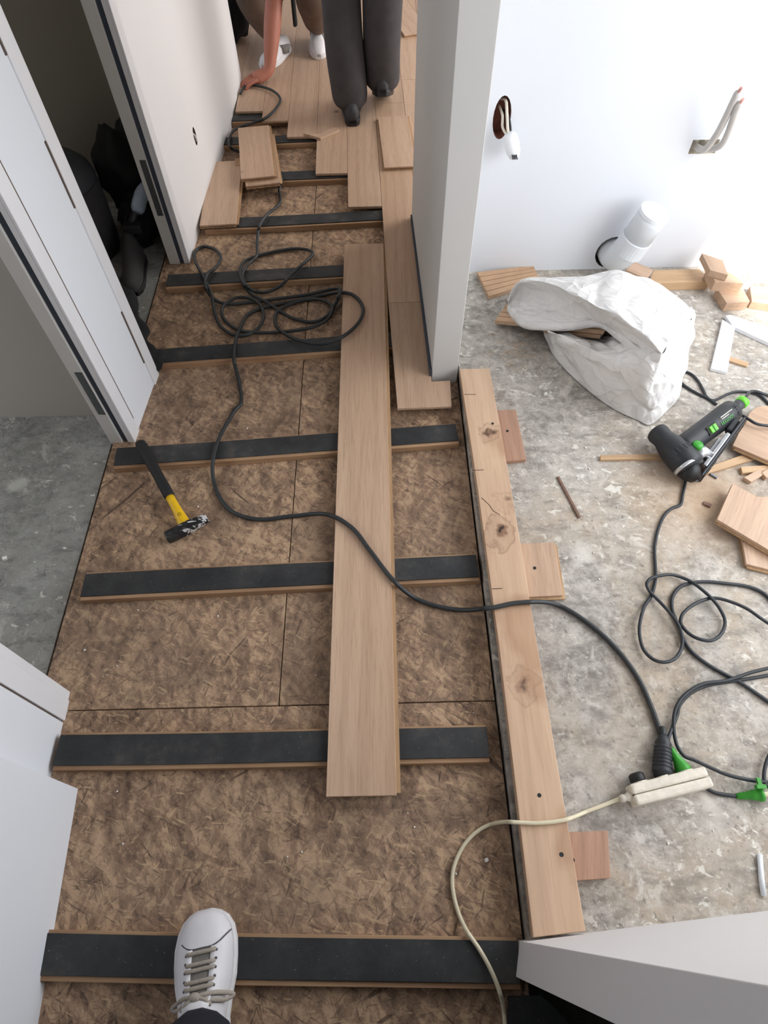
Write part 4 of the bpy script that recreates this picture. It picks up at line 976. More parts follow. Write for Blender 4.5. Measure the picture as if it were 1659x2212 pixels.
rr = [lerp(A_, B_, k) for k in (0, .15, .4, .7, .92, 1.0)]
obj('wrapping', MB().tube(rr, [.013, .022, .024, .022, .017, .008], 14), M['wtrim'], wb, smooth=True, world=True)
for k in range(3): obj('wire_end', MB().tube([lerp(A_, B_, .72) + Vector((-.006 + .006 * k, -.022, 0)), lerp(A_, B_, .9) + Vector((-.006 + .006 * k, -.020, 0))], .0025, 6), M['dgrey'], wb, world=True)
cn = thing('conduit_pair', 'two bent grey conduits sticking out of the square hole in the back wall', 'conduit', (1.03, 2.02, .45))
for k, (x0, x1, dz, dy) in enumerate(((1.018, 1.012, .0, .0), (1.048, 1.030, -.028, .0))):
    obj('conduit', MB().tube(catmull([(x0, 2.085, .464), (x0 + .008, 2.03, .466), (x0 + .012, 1.985, .488), (x0 + .008, 1.945, .56 + dz), (x1, 1.905, .665 + dz), (x1, 1.902, .675 + dz)], 6), .0098, 12), M['conduit'], cn, smooth=True, world=True)
    obj('wire_end', MB().tube([(x1, 1.902, .674 + dz), (x1 - .001, 1.893, .694 + dz)], .0045, 8), M['redwhite'], cn, world=True)

# ------------------------------------------------------------------ offcuts and blocks in the right room
px_board('timber_beam', 'sawn timber length lying along the foot of the back wall', 'timber', [(1413, 583), (1512, 581), (1535, 608), (1400, 612)], ZC + .0005, ZC + .034, M['pine'], grain=(0, 1), bevel=.001)
px_board('oak_block', 'small oak block beside the foot of the drain pipe', 'offcut', [(1352, 582), (1372, 566), (1411, 582), (1396, 602)], ZC + .034, ZC + .050, M['oak'], grain=(1, 2))
px_board('oak_block', 'oak block under the small one beside the drain pipe', 'offcut', [(1356, 590), (1376, 572), (1406, 588), (1394, 606)], ZC + .0005, ZC + .0335, M['oak'], grain=(1, 2))
px_board('oak_block', 'topmost oak block of the bright pile by the back wall', 'offcut', [(1516, 547), (1562, 562), (1573, 594), (1534, 583)], ZC + .075, ZC + .100, M['oak'], grain=(0, 3))
px_board('oak_block', 'middle oak block of the bright pile by the back wall', 'offcut', [(1528, 578), (1580, 590), (1607, 612), (1545, 608)], ZC + .035, ZC + .0745, M['oak'], grain=(0, 1))
px_board('oak_block', 'front oak block at the foot of the bright pile', 'offcut', [(1548, 622), (1606, 624), (1620, 651), (1570, 655)], ZC + .0005, ZC + .036, M['oak'], grain=(0, 1))
px_board('oak_block', 'oak board at the right edge beside the bright pile', 'offcut', [(1620, 618), (1700, 622), (1705, 664), (1624, 651)], ZC + .0005, ZC + .030, M['oak'], grain=(0, 1))
px_board('white_trim', 'short white painted trim board lying flat right of the white bag', 'trim board', [(1561, 690), (1588, 707), (1571, 804), (1536, 795)], ZC + .0005, ZC + .012, M['wtrim'], grain=(0, 3))
px_board('white_trim', 'long white painted trim board at the right edge, touching the short one', 'trim board', [(1567, 681), (1580, 680), (1720, 726), (1720, 768), (1583, 704)], ZC + .0005, ZC + .014, M['wtrim'], grain=(0, 2))
px_board('wood_stick', 'short pale stick beside the lower end of the white trim board', 'stick', [(1573, 769), (1619, 783), (1614, 791), (1570, 777)], ZC + .0005, ZC + .008, M['pine'], grain=(0, 1))
px_board('wood_stick', 'thin dark wood sliver lying alone on the concrete', 'stick', [(1203, 1029), (1208, 1028), (1255, 1116), (1250, 1119)], ZC + .0005, ZC + .006, M['dwood'], grain=(0, 2))
px_board('wood_lath', 'thin pale lath running under the nose of the jigsaw', 'lath', [(1297, 983), (1297, 993), (1478, 989), (1478, 979)], ZC + .0005, ZC + .010, M['pine'], grain=(0, 3))
px_board('wood_lath', 'wider lath under the base plate of the jigsaw', 'lath', [(1518, 1012), (1524, 1024), (1655, 984), (1640, 970)], ZC + .0005, ZC + .010, M['pine'], grain=(0, 3))
px_board('oak_offcut', 'oak board offcut with a rounded cut, behind the jigsaw at the right edge', 'offcut', [(1583, 962), (1596, 935), (1612, 912), (1618, 893), (1632, 880), (1650, 876), (1710, 878), (1712, 1016), (1655, 993)], ZC + .0125, ZC + .030, M['oak'], grain=(0, 8), ply=True)
px_board('wood_lath', 'lath end under the rounded offcut at the right edge', 'lath', [(1600, 1008), (1700, 1002), (1706, 1012), (1604, 1022)], ZC + .0005, ZC + .012, M['pine'], grain=(0, 1))
px_board('oak_block', 'small oak stub lying right of the jigsaw above the big offcuts', 'offcut', [(1607, 1031), (1640, 1013), (1652, 1023), (1623, 1041)], ZC + .0005, ZC + .014, M['oak'], grain=(0, 1))
px_board('oak_block', 'oak stub at the right edge above the big offcuts', 'offcut', [(1645, 1020), (1700, 990), (1706, 1004), (1656, 1032)], ZC + .0005, ZC + .016, M['oak'], grain=(0, 1))
px_board('oak_offcut', 'big pale oak offcut at the right edge, upper of two', 'offcut', [(1583, 1044), (1637, 1073), (1720, 1070), (1740, 1235), (1549, 1122)], ZC + .019, ZC + .040, M['oak'], grain=(0, 4), ply=True)
px_board('oak_offcut', 'oak offcut partly hidden under the big one at the right edge', 'offcut', [(1595, 1120), (1700, 1130), (1720, 1245), (1612, 1218)], ZC + .0005, ZC + .0185, M['oak'], grain=(0, 3), ply=True)
px_board('wood_chip', 'small dark wood chip between the jigsaw and the big offcuts', 'chip', [(1521, 1082), (1538, 1089), (1535, 1095), (1519, 1088)], ZC + .0005, ZC + .006, M['dwood'], grain=(0, 1))
px_board('screw_bit', 'small grey bit lying below the jigsaw base plate', 'chip', [(1536, 1020), (1551, 1029), (1549, 1033), (1534, 1024)], ZC + .0005, ZC + .006, M['steel'], grain=(0, 1))
q = [G(1641, 1846, ZC + .006), G(1645, 1900, ZC + .006), G(1650, 1936, ZC + .006)]
obj('white_rod', MB().tube(q, .0055, 8), M['pvc'], smooth=True, world=True, label='short thin white rod on the concrete above the near wall end', cat='strip')  # thin white tube laid flat, nature undetermined

# crumbs of plaster and curled shavings (nobody could count them)
mb = MB()
for k in range(95):
    if k % 4: p = G(random.uniform(1080, 1640), random.uniform(720, 1830), ZC)
    else: p = G(random.uniform(160, 1040), random.uniform(850, 1900), 0.0)
    if (0.25 < p.x < 0.47) or ground(p.x, p.y) not in (0.0, ZC) or (.45 < p.x < .75 and .15 < p.y < .36) or p.x > .93: continue
    s_ = random.uniform(.0012, .0032) * (1.7 if random.random() < .08 else 1)
    mb.box((p.x, p.y, p.z + s_ * .6), (s_ * random.uniform(.8, 1.8), s_ * random.uniform(.8, 1.8), s_ * 1.2), Euler((random.random(), random.random(), random.random())).to_matrix())
for x, y, s_ in ((1178, 853, .008), (1188, 850, .005), (1640 - 440, 838, .004), (12, 1208, .009), (140, 1185, .004), (1050, 1858, .006)):
    p = G(x, y, ZC if x > 1000 and y != 1858 else 0)
    mb.box((p.x, p.y, p.z + s_ * .5), (s_ * 1.3, s_, s_), Euler((.2, .3, .5)).to_matrix())
o = obj('plaster_crumbs', mb, M['crumb'], world=True, label='scattered white plaster crumbs on the floors', cat='crumbs', kind='stuff')
mb = MB()
for k in range(42):
    p = G(random.gauss(1105, 34), random.gauss(762, 22), ZC)
    if p.x < .30 or (p.x < .37 and p.y < 1.48): continue
    a_ = random.uniform(0, 6.28); L_ = random.uniform(.008, .035); b_ = random.uniform(-2, 2)
    mb.tube([p + Vector((L_ * s_ * math.cos(a_ + b_ * s_), L_ * s_ * math.sin(a_ + b_ * s_), .002 + .003 * math.sin(3.1 * s_))) for s_ in (0, .25, .5, .75, 1)], .0007, 4)
obj('wood_shavings', mb, M['shave'], world=True, label='curled wood shavings on the concrete beside the white bag', cat='shavings', kind='stuff')

# ------------------------------------------------------------------ dark things in the store room
def blob(mb, c, r, sc, amp, fr, seed, n=22, m=14, zmin=-0.005):
    rings = []
    for k in range(m + 1):
        a = PI * k / m - PI / 2; q_ = max(math.cos(a), .03); ring = []
        for i in range(n):
            t_ = 2 * PI * i / n
            d_ = Vector((q_ * math.cos(t_), q_ * math.sin(t_), math.sin(a)))
            f_ = 1 + amp * noise.noise(d_ * fr + Vector((seed, seed, 0))) + amp * .5 * noise.noise(d_ * fr * 2.3 + Vector((seed, 0, seed)))
            p = Vector(c) + Vector((d_.x * sc[0], d_.y * sc[1], d_.z * sc[2])) * (r * f_)
            p.z = max(p.z, zmin); ring.append(p)
        rings.append(ring)
    return mb.loft(rings)
dm = thing('tool_drum', 'dark grey rounded tool drum standing in the unlit left store room', 'drum', (-1.19, 2.27, -.006))
def lathe(cx, cy, prof, n=28): return [[Vector((cx + r * math.cos(2 * PI * i / n), cy + r * math.sin(2 * PI * i / n), z)) for i in range(n)] for r, z in prof]
obj('drum_body', MB().loft(lathe(-1.19, 2.27, [(.145, -.005), (.158, .01), (.166, .15), (.166, .25), (.158, .27)])), M['dcloth'], dm, smooth=True, world=True)
obj('drum_lid', MB().loft(lathe(-1.19, 2.27, [(.163, .265), (.167, .275), (.157, .31), (.12, .345), (.06, .36), (.02, .362)])), M['dgrey'], dm, smooth=True, world=True)
jk = thing('jacket_heap', 'heap of black clothing beside the drum in the left store room', 'clothing', (-1.0, 2.35, -.006))
obj('cloth', blob(MB(), (-.945, 2.465, .18), .165, (.78, .60, 1.15), .38, 2.4, 4.0, 30, 20), M['bcloth'], jk, smooth=True, world=True)
obj('sleeve', blob(MB(), (-.935, 2.33, .09), .10, (.72, .8, .9), .35, 2.4, 9.0, 24, 14), M['bcloth'], jk, smooth=True, world=True)
tb = thing('power_tool', 'shiny blue and white power tool on the black clothes in the store room', 'tool', (-.90, 2.27, .13))
obj('tool_body', MB().tube(catmull([(-.865, 2.36, .20), (-.885, 2.30, .20), (-.90, 2.24, .17)], 5), [.02, .026, .028, .028, .028, .027, .026, .026, .026, .024, .018], 12), M['bluewhite'], tb, smooth=True, world=True)
obj('tool_grip', MB().tube([(-.888, 2.29, .19), (-.93, 2.25, .14), (-.945, 2.23, .11)], [.018, .017, .02], 10), M['blackd'], tb, smooth=True, world=True)
obj('battery', MB().box((-.93, 2.225, .12), (.07, .05, .035)), M['blackd'], tb, world=True, bevel=.006)
bt = thing('work_boot', 'dark grey boot standing at the threshold of the store room', 'boot', (-.955, 2.05, -.006))
BT = [(.0, .022, .040), (.02, .036, .055), (.06, .043, .062), (.11, .042, .080), (.16, .040, .105), (.20, .042, .125), (.23, .036, .125)]
rings = []
for s_, hw, ht in BT:
    rings.append([Vector((-.925 - s_ * .12 + hw * math.cos(a) , 2.0 - .02 + s_, max(-.005, -.005 + ht * max(0, math.sin(a))))) for a in [2 * PI * i / 16 for i in range(16)]])
obj('boot_upper', MB().loft(rings), M['dcloth'], bt, smooth=True, world=True)
obj('boot_sole', MB().prism([(-.925 - s_ * .12 - hw - .003, 1.98 + s_) for s_, hw, _ in BT] + [(-.925 - s_ * .12 + hw + .003, 1.98 + s_) for s_, hw, _ in reversed(BT)], -.0058, .014), M['blackd'], bt, world=True, bevel=.003)
cl = thing('work_trousers', 'black cloth lying over the threshold between the left doorways', 'clothing', (-.86, 1.80, -.006))
row_ = []
cen = [G(262, 612, .03), G(288, 672, .03), G(300, 712, .028), G(312, 745, .045), G(322, 768, .056), G(330, 782, .056)]
mb = MB(); rings = []
for k, p in enumerate(catmull(cen, 5)):
    wd_ = .055 + .012 * math.sin(k * .9); ht = .030 + .006 * math.sin(k * 1.7)
    if k > 22: wd_ *= 1 - (k - 22) * .12
    rings.append([Vector((p.x - .03 + wd_ * math.cos(a), p.y + .012 * math.sin(a), max(-.004, p.z - .02 + ht * math.sin(a) + .006 * noise.noise(Vector((k * .5, a * 2, 0)))))) for a in [2 * PI * i / 14 for i in range(14)]])
obj('cloth', mb.loft(rings), M['bcloth'], cl, smooth=True, world=True)
wr = obj('wrapper', blob(MB(), G(236, 592, .03), .028, (.8, 1.3, .8), .5, 3.0, 2.0, 14, 10), M['redwhite'], world=True, label='crumpled red and white wrapper in the left store room by the door edge', cat='wrapper', smooth=True)

tbg = thing('tool_bag', 'black tool bag standing by the wall end behind the crouching worker', 'bag', (-.76, 4.14, ZP))
obj('bag_body', blob(MB(), (-.76, 4.14, ZP + .14), .15, (.62, .9, .95), .18, 2.0, 6.0, 26, 18, ZP + .0005), M['bcloth'], tbg, smooth=True, world=True)
obj('bag_handle', MB().tube(catmull([(-.76, 4.05, ZP + .26), (-.76, 4.08, ZP + .34), (-.76, 4.18, ZP + .345), (-.76, 4.22, ZP + .26)], 5), .010, 8), M['blackd'], tbg, smooth=True, world=True)

# ------------------------------------------------------------------ people
def body(name, joints, edges, regions, mats, root, sub=2):
    """one continuous skinned figure. joints: name -> (position, radius x, radius y); regions: material index by nearest bone"""
    names = list(joints); idx = {k: i for i, k in enumerate(names)}
    me = bpy.data.meshes.new(name)
    I = WM[root].inverted()
    me.from_pydata([tuple(I @ Vector(joints[k][0])) for k in names], [(idx[a], idx[b]) for a, b in edges], [])
    o = bpy.data.objects.new(name, me); COL.objects.link(o)
    sk = o.modifiers.new('skin', 'SKIN'); sk.branch_smoothing = .6; sk.use_smooth_shade = True
    lay_ = me.skin_vertices[0].data
    for k in names:
        lay_[idx[k]].radius = (joints[k][1], joints[k][2] if len(joints[k]) > 2 else joints[k][1])
    lay_[idx['pelvis']].use_root = True
    sb = o.modifiers.new('sub', 'SUBSURF'); sb.levels = sub; sb.render_levels = sub
    bake(o); o.parent = root; WM[o] = WM[root]
    me = o.data; me.materials.clear()
    for m in mats: me.materials.append(m)
    segs = [(I @ Vector(joints[a][0]), I @ Vector(joints[b][0]), regions.get((a, b), 0), joints[a][1], joints[b][1]) for a, b in edges]
    for p in me.polygons:
        best = (1e9, 0)
        for a, b, r, ra, rb in segs:
            ab = b - a; t_ = max(0, min(1, (p.center - a).dot(ab) / max(ab.length_squared, 1e-9)))
            d_ = (p.center - (a + ab * t_)).length / (ra + (rb - ra) * t_)
            if d_ < best[0]: best = (d_, r)
        p.material_index = best[1]; p.use_smooth = True
    return o
def sym(d, s): return d
def head_parts(root, c, fwd, mats):
    """eyes, nose, ears and hair on a skinned head at c looking along fwd"""
    f = Vector(fwd).normalized(); s_ = f.cross(Vector((0, 0, 1))).normalized(); u_ = s_.cross(f).normalized(); c = Vector(c)
    mb = MB()
    for k in (-1, 1): mb.ball(c + f * .088 + s_ * (.031 * k) + u_ * .012, .012, 8, 6)
    obj('eyes', mb, M['wtrim'], root, smooth=True, world=True)
    obj('nose', MB().tube([c + f * .092 + u_ * .012, c + f * .112 - u_ * .02, c + f * .098 - u_ * .03], [.008, .014, .012], 8), M['skin'], root, smooth=True, world=True)
    obj('mouth', MB().tube([c + f * .093 - u_ * .052 - s_ * .024, c + f * .100 - u_ * .052, c + f * .093 - u_ * .052 + s_ * .024], .006, 6), M['redwhite'], root, smooth=True, world=True)
    for k in (-1, 1): obj('ear', MB().ball(c + s_ * (.078 * k) - f * .005, .03, 8, 6, (.5, .6, 1)), M['skin'], root, smooth=True, world=True)
    mb = MB(); rings = []
    for k in range(9):
        a = PI / 2 * (k / 8) ; r_ = math.cos(a) * .094
        rings.append([c + u_ * (.03 + .092 * math.sin(a)) - f * .018 + (s_ * math.cos(t_) * .92 + f * math.sin(t_) * 1.05) * max(r_, .004) - (u_ * .05 * max(0, -math.sin(t_)) * (1 - k / 8)) for t_ in [2 * PI * i / 16 for i in range(16)]])
    obj('hair', mb.loft(rings), M['hair'], root, smooth=True, world=True)
def fingers(root, wrist, d_, side_, up_, curl=.6, mat=None, thumb=1):
    """palm is in the body; five fingers of their own length, bent at the knuckles"""
    d_, side_, up_ = Vector(d_).normalized(), Vector(side_).normalized(), Vector(up_).normalized(); w_ = Vector(wrist)
    for k, (off, L_) in enumerate(((-.030, .070), (-.010, .080), (.010, .076), (.030, .060))):
        b_ = w_ + d_ * .085 + side_ * off
        pts = [b_ - d_ * .02, b_, b_ + d_ * (L_ * .42) - up_ * (L_ * .10 * curl), b_ + d_ * (L_ * .75) - up_ * (L_ * .40 * curl), b_ + d_ * (L_ * .95) - up_ * (L_ * .75 * curl)]
        obj('finger', MB().tube(catmull(pts, 3), [.0085] * 12 + [.006], 8), mat, root, smooth=True, world=True)
    b_ = w_ + d_ * .03 - side_ * (.034 * thumb)
    obj('thumb', MB().tube(catmull([b_ + side_ * .015 * thumb, b_ - side_ * .012 * thumb + d_ * .02, b_ - side_ * .026 * thumb + d_ * .05 - up_ * .01, b_ - side_ * .024 * thumb + d_ * .075 - up_ * .02], 3), [.012] * 4 + [.010] * 5 + [.0075], 8), mat, root, smooth=True, world=True)

SHOE = [(0.0, .012, .018), (.006, .024, .030), (.018, .036, .042), (.04, .045, .051), (.07, .050, .055), (.10, .051, .060), (.13, .049, .070), (.16, .045, .080), (.19, .041, .088), (.22, .037, .088), (.25, .036, .080), (.275, .031, .070), (.288, .018, .060)]
def shoe(root, toe, d_, mats, side=1, pitch=0.0, scale=1.0, laces=False, SHOE=SHOE, lk=0.62):
    """shoe with its toe point at toe, d_ points from heel to toe (pitch lifts the heel); local s runs from toe to heel"""
    toe = Vector(toe); d_ = Vector((d_[0], d_[1], 0)).normalized(); f = Vector((d_.x * math.cos(pitch), d_.y * math.cos(pitch), -math.sin(pitch)))
    s_ = f.cross(Vector((0, 0, 1))).normalized(); u_ = s_.cross(f).normalized()
    def P(s, x, z, raw=True):
        arch = .009 * math.exp(-((s - .17) / .05) ** 2)          # waist on the inner side
        xx = x - (arch * side if x * side > 0 else 0) + side * .004 * math.exp(-((s - .02) / .05) ** 2)
        return toe - f * (s * scale) + s_ * (xx * scale) + u_ * (z * scale)
    n = 24
    def upper_ring(s, hw, ht, z0=.022):
        r = []
        for i in range(n):
            a = 2 * PI * i / n; c_, q_ = math.cos(a), math.sin(a)
            x = hw * math.copysign(abs(c_) ** .8, c_); z = z0 + (ht - z0 + .012) * (abs(q_) ** .75) * (1 if q_ > 0 else 0) - (.010 if q_ <= 0 else 0)
            r.append(P(s, x, z))
        return r
    up = obj('upper', MB().loft([upper_ring(s, hw - .003, ht) for s, hw, ht in SHOE]), mats[0], root, smooth=True, world=True)
    prof = []
    for z, g_ in ((.0, -.003), (.003, .001), (.016, .003), (.026, .002), (.028, -.001)):
        left = [P(s, -(hw + g_), z) for s, hw, _ in SHOE]; right = [P(s, hw + g_, z) for s, hw, _ in reversed(SHOE)]
        prof.append(left + right)
    so = obj('sole', MB().loft(prof), mats[1], root, smooth=False, world=True, bevel=.001)
    if not laces: return up
    def top(s, x):
        for k in range(len(SHOE) - 1):
            if SHOE[k][0] <= s <= SHOE[k + 1][0]:
                t_ = (s - SHOE[k][0]) / (SHOE[k + 1][0] - SHOE[k][0]); hw = lerp(SHOE[k][1], SHOE[k + 1][1], t_) - .003; ht = lerp(SHOE[k][2], SHOE[k + 1][2], t_)
        c_ = max(-1, min(1, x / hw)); a = math.acos(math.copysign(abs(c_) ** (1 / .8), c_))
        return .022 + (ht - .010) * (abs(math.sin(a)) ** .75)
    kx = 1.30
    PL = lambda s, x, z: P(s * lk, x * kx + .003 * side, z)
    tl = lambda s, x: top(s * lk, x * kx)
    # tongue in the lacing gap, side straps with eyelets, laces, toe seam, bow
    rows_ = [[PL(s, x, tl(s, x) + .0012) for x in (-.012, -.006, 0, .006, .012)] for s in (.098, .12, .14, .16, .18, .20, .215)]
    tg = obj('tongue', MB().grid(rows_), M['tongue'], root, smooth=True, world=True)
    rows_ = [[PL(s, x, tl(min(s, .24), x) + z) for x in (-.020, -.010, 0, .010, .020)] for s, z in ((.200, .006), (.218, .014), (.235, .018), (.243, .010))]
    obj('tongue_top', MB().grid(rows_), M['leather'], root, smooth=True, world=True).modifiers.new('s', 'SOLIDIFY').thickness = .004
    for k in (-1, 1):
        rows_ = [[PL(s, k * x, tl(s, k * x) + z) for x, z in ((.0125, .0012), (.013, .0032), (.020, .0030), (.027, .0012))] for s in (.096, .11, .13, .15, .17, .19, .205)]
        obj('eyestay', MB().grid(rows_), M['leather'], root, smooth=True, world=True)
    for k, s in enumerate((.108, .128, .148, .168, .188)):
        pts = [PL(s + (.004 if k % 2 else -.002), x, tl(s, x) + z) for x, z in ((-.020, .0026), (-.016, .0052), (-.008, .0048), (0, .0046), (.008, .0048), (.016, .0052), (.020, .0026))]
        obj('lace', MB().tube(catmull(pts, 4), .0034, 8, squash=.55), M['lace'], root, smooth=True, world=True)
        for x in (-.0205, .0205): obj('eyelet', MB().ball(PL(s, x, tl(s, x) + .002), .0028, 8, 5), M['stitch'], root, smooth=True, world=True)
    for k in (-1, 1):
        pts = [PL(.205, 0, tl(.2, 0) + .012), PL(.203, k * .018, tl(.2, .018) + .012), PL(.212, k * .034, .062), PL(.222, k * .044, .048), PL(.228, k * .034, .060), PL(.216, k * .016, tl(.21, .016) + .011), PL(.208, 0, tl(.2, 0) + .012)]
        obj('lace_bow', MB().tube(catmull(pts, 5), .0036, 8, squash=.6), M['lace'], root, smooth=True, world=True)
        pts = [PL(.207, k * .004, tl(.2, 0) + .013), PL(.216, k * .014, tl(.21, .01) + .013), PL(.230, k * .022, tl(.22, .02) + .012)]
        obj('lace_end', MB().tube(catmull(pts, 4), .0032, 8, squash=.6), M['lace'], root, smooth=True, world=True)
    obj('lace_knot', MB().ball(PL(.206, 0, tl(.2, 0) + .012), .009, 10, 6, (1.3, .9, .7)), M['lace'], root, smooth=True, world=True)
    pts = [PL(s, x, tl(s, x) + .0006) for s, x in ((.066, -.037), (.076, -.031), (.090, -.022), (.096, -.012), (.096, 0), (.096, .012), (.090, .022), (.076, .031), (.066, .036))]
    obj('toe_seam', MB().tube(catmull(pts, 4), .0012, 5), M['stitch'], root, smooth=True, world=True)
    return up

SHOE2 = [(0.0, .012, .018), (.005, .026, .028), (.015, .039, .038), (.032, .049, .045), (.055, .054, .051), (.08, .0545, .058), (.11, .053, .067), (.14, .048, .077), (.17, .044, .084), (.20, .041, .086), (.23, .038, .084), (.26, .033, .076), (.275, .018, .062)]
# the viewer: one white sneaker and a dark trouser leg in view
toe = G(446, 1966, .026); ank = G(432, 2206, .10)
dirv = Vector((toe.x - ank.x, toe.y - ank.y, 0)).normalized()
vz = ZB
me_ = thing('person', 'person looking down, in a white lace-up sneaker and dark navy trousers on the nearest batten', 'person', (ank.x, ank.y - .05, 0.001))
toe.z = .0265
shoe(me_, toe, dirv, (M['leather'], M['sole']), side=1, pitch=0.0, laces=True, SHOE=SHOE2, scale=1.04)
heel = toe - dirv * .196
ankc = G(430, 2180, .12) - dirv * .058; ankc.z = .115
J = {'pelvis': ((-.20, -.42, .92), .15, .11), 'hipL': ((-.30, -.40, .84), .10), 'kneeL': ((ankc.x - .005, ankc.y - .06, .50), .075), 'calfL': ((ankc.x, ankc.y - .055, .30), .068), 'cuffL': ((ankc.x, ankc.y - .006, .15), .070), 'endL': ((ankc.x, ankc.y, .098), .078),
     'hipR': ((-.10, -.44, .84), .10), 'kneeR': ((-.05, -.42, .50), .075), 'calfR': ((-.04, -.46, .30), .068), 'cuffR': ((-.04, -.50, .09), .066),
     'belly': ((-.20, -.42, 1.10), .15, .11), 'chest': ((-.20, -.42, 1.32), .17, .11), 'neck': ((-.18, -.40, 1.50), .06), 'head': ((-.12, -.36, 1.62), .085, .095), 'crown': ((-.12, -.35, 1.72), .07),
     'shL': ((-.38, -.43, 1.40), .06), 'elL': ((-.42, -.44, 1.14), .045), 'wrL': ((-.40, -.38, .93), .03), 'paL': ((-.395, -.36, .87), .035, .018),
     'shR': ((-.02, -.43, 1.40), .06), 'elR': ((.03, -.44, 1.14), .045), 'wrR': ((.02, -.38, .93), .03), 'paR': ((.02, -.36, .87), .035, .018)}
Ed = [('pelvis', 'hipL'), ('hipL', 'kneeL'), ('kneeL', 'calfL'), ('calfL', 'cuffL'), ('pelvis', 'hipR'), ('hipR', 'kneeR'), ('kneeR', 'calfR'), ('calfR', 'cuffR'), ('pelvis', 'belly'), ('belly', 'chest'), ('chest', 'neck'), ('neck', 'head'), ('head', 'crown'),
      ('chest', 'shL'), ('shL', 'elL'), ('elL', 'wrL'), ('wrL', 'paL'), ('chest', 'shR'), ('shR', 'elR'), ('elR', 'wrR'), ('wrR', 'paR')]
tee = {('pelvis', 'belly'): 1, ('belly', 'chest'): 1, ('chest', 'shL'): 1, ('chest', 'shR'): 1, ('shL', 'elL'): 1, ('shR', 'elR'): 1, ('chest', 'neck'): 1, ('neck', 'head'): 2, ('head', 'crown'): 2, ('elL', 'wrL'): 2, ('wrL', 'paL'): 2, ('elR', 'wrR'): 2, ('wrR', 'paR'): 2}
body('body', J, Ed + [('cuffL', 'endL')], tee, [M['navy'], M['darktee'], M['skin']], me_)
head_parts(me_, (-.12, -.35, 1.65), (.1, 1, -.7), None)
for k, (x_, y_) in enumerate(((-.395, -.36), (.02, -.36))): fingers(me_, (x_, y_ - .02, .945), (0, .15, -1), (1, 0, 0), (0, -1, 0), .5, M['skin'], 1 if k == 0 else -1)
shoe(me_, (-.04, -.27, .0015), (0, 1), (M['leather'], M['sole']), side=-1)

# standing worker walking away
w1 = thing('person', 'standing worker seen from the knees down, in loose charcoal trousers and dark shoes', 'person', (-.05, 3.36, ZP))
aL, aR = G(757, 222, .10), G(826, 178, .16)
kL, kR = GY(737, 8, aL.y + .08), GY(822, 6, aR.y + .0)
shoe(w1, (aL.x - .005, aL.y + .185, ZP + .001), (-.05, 1), (M['bshoe'], M['blackd']), side=1)
shoe(w1, (aR.x + .005, aR.y + .165, ZP + .001), (.03, 1), (M['bshoe'], M['blackd']), side=-1, pitch=.36)
J = {'pelvis': (((aL.x + aR.x) / 2, (aL.y + aR.y) / 2 + .12, .93), .15, .11), 'hipL': ((kL.x - .005, kL.y + .02, .86), .105), 'kneeL': (tuple(kL), .090), 'calfL': (((kL.x + aL.x) / 2 - .006, (kL.y + aL.y) / 2 - .02, .29), .094), 'cuffL': ((aL.x, aL.y, .14), .088), 'endL': ((aL.x, aL.y + .01, .082), .092),
     'hipR': ((kR.x + .015, kR.y - .01, .86), .105), 'kneeR': (tuple(kR + Vector((0.01, 0, 0.03))), .092), 'calfR': (((kR.x + aR.x) / 2, (kR.y + aR.y) / 2 - .02, .31), .088), 'cuffR': ((aR.x, aR.y, .185), .086), 'endR': ((aR.x, aR.y + .01, .135), .088)}
px_, py_ = J['pelvis'][0][0], J['pelvis'][0][1]
J.update({'belly': ((px_, py_ + .02, 1.12), .15, .11), 'chest': ((px_, py_ + .05, 1.36), .18, .12), 'neck': ((px_, py_ + .07, 1.53), .06), 'head': ((px_, py_ + .10, 1.64), .088, .095), 'crown': ((px_, py_ + .10, 1.73), .07),
     'shL': ((px_ - .20, py_ + .05, 1.43), .06), 'elL': ((px_ - .26, py_ + .02, 1.16), .045), 'wrL': ((px_ - .25, py_ + .10, .93), .03), 'paL': ((px_ - .25, py_ + .12, .87), .035, .018),
     'shR': ((px_ + .20, py_ + .05, 1.43), .06), 'elR': ((px_ + .26, py_ + .00, 1.16), .045), 'wrR': ((px_ + .25, py_ + .06, .93), .03), 'paR': ((px_ + .25, py_ + .08, .87), .035, .018)})
Ed1 = [('pelvis', 'hipL'), ('hipL', 'kneeL'), ('kneeL', 'calfL'), ('calfL', 'cuffL'), ('cuffL', 'endL'), ('pelvis', 'hipR'), ('hipR', 'kneeR'), ('kneeR', 'calfR'), ('calfR', 'cuffR'), ('cuffR', 'endR')] + Ed[8:]
body('body', J, Ed1, tee, [M['gtrous'], M['tee'], M['skin']], w1)
head_parts(w1, (px_, py_ + .10, 1.67), (0, 1, -.1), None)
for k in (-1, 1): fingers(w1, (px_ + .25 * k, py_ + (.08 if k < 0 else .04), .945), (0, .15, -1), (1, 0, 0), (0, -1, 0), .6, M['skin'], -k)
obj('trouser_badge', MB().ball(Vector((aR.x + .005, aR.y - .078, .19)), .008, 8, 5), M['dwhite'], w1, smooth=True, world=True)

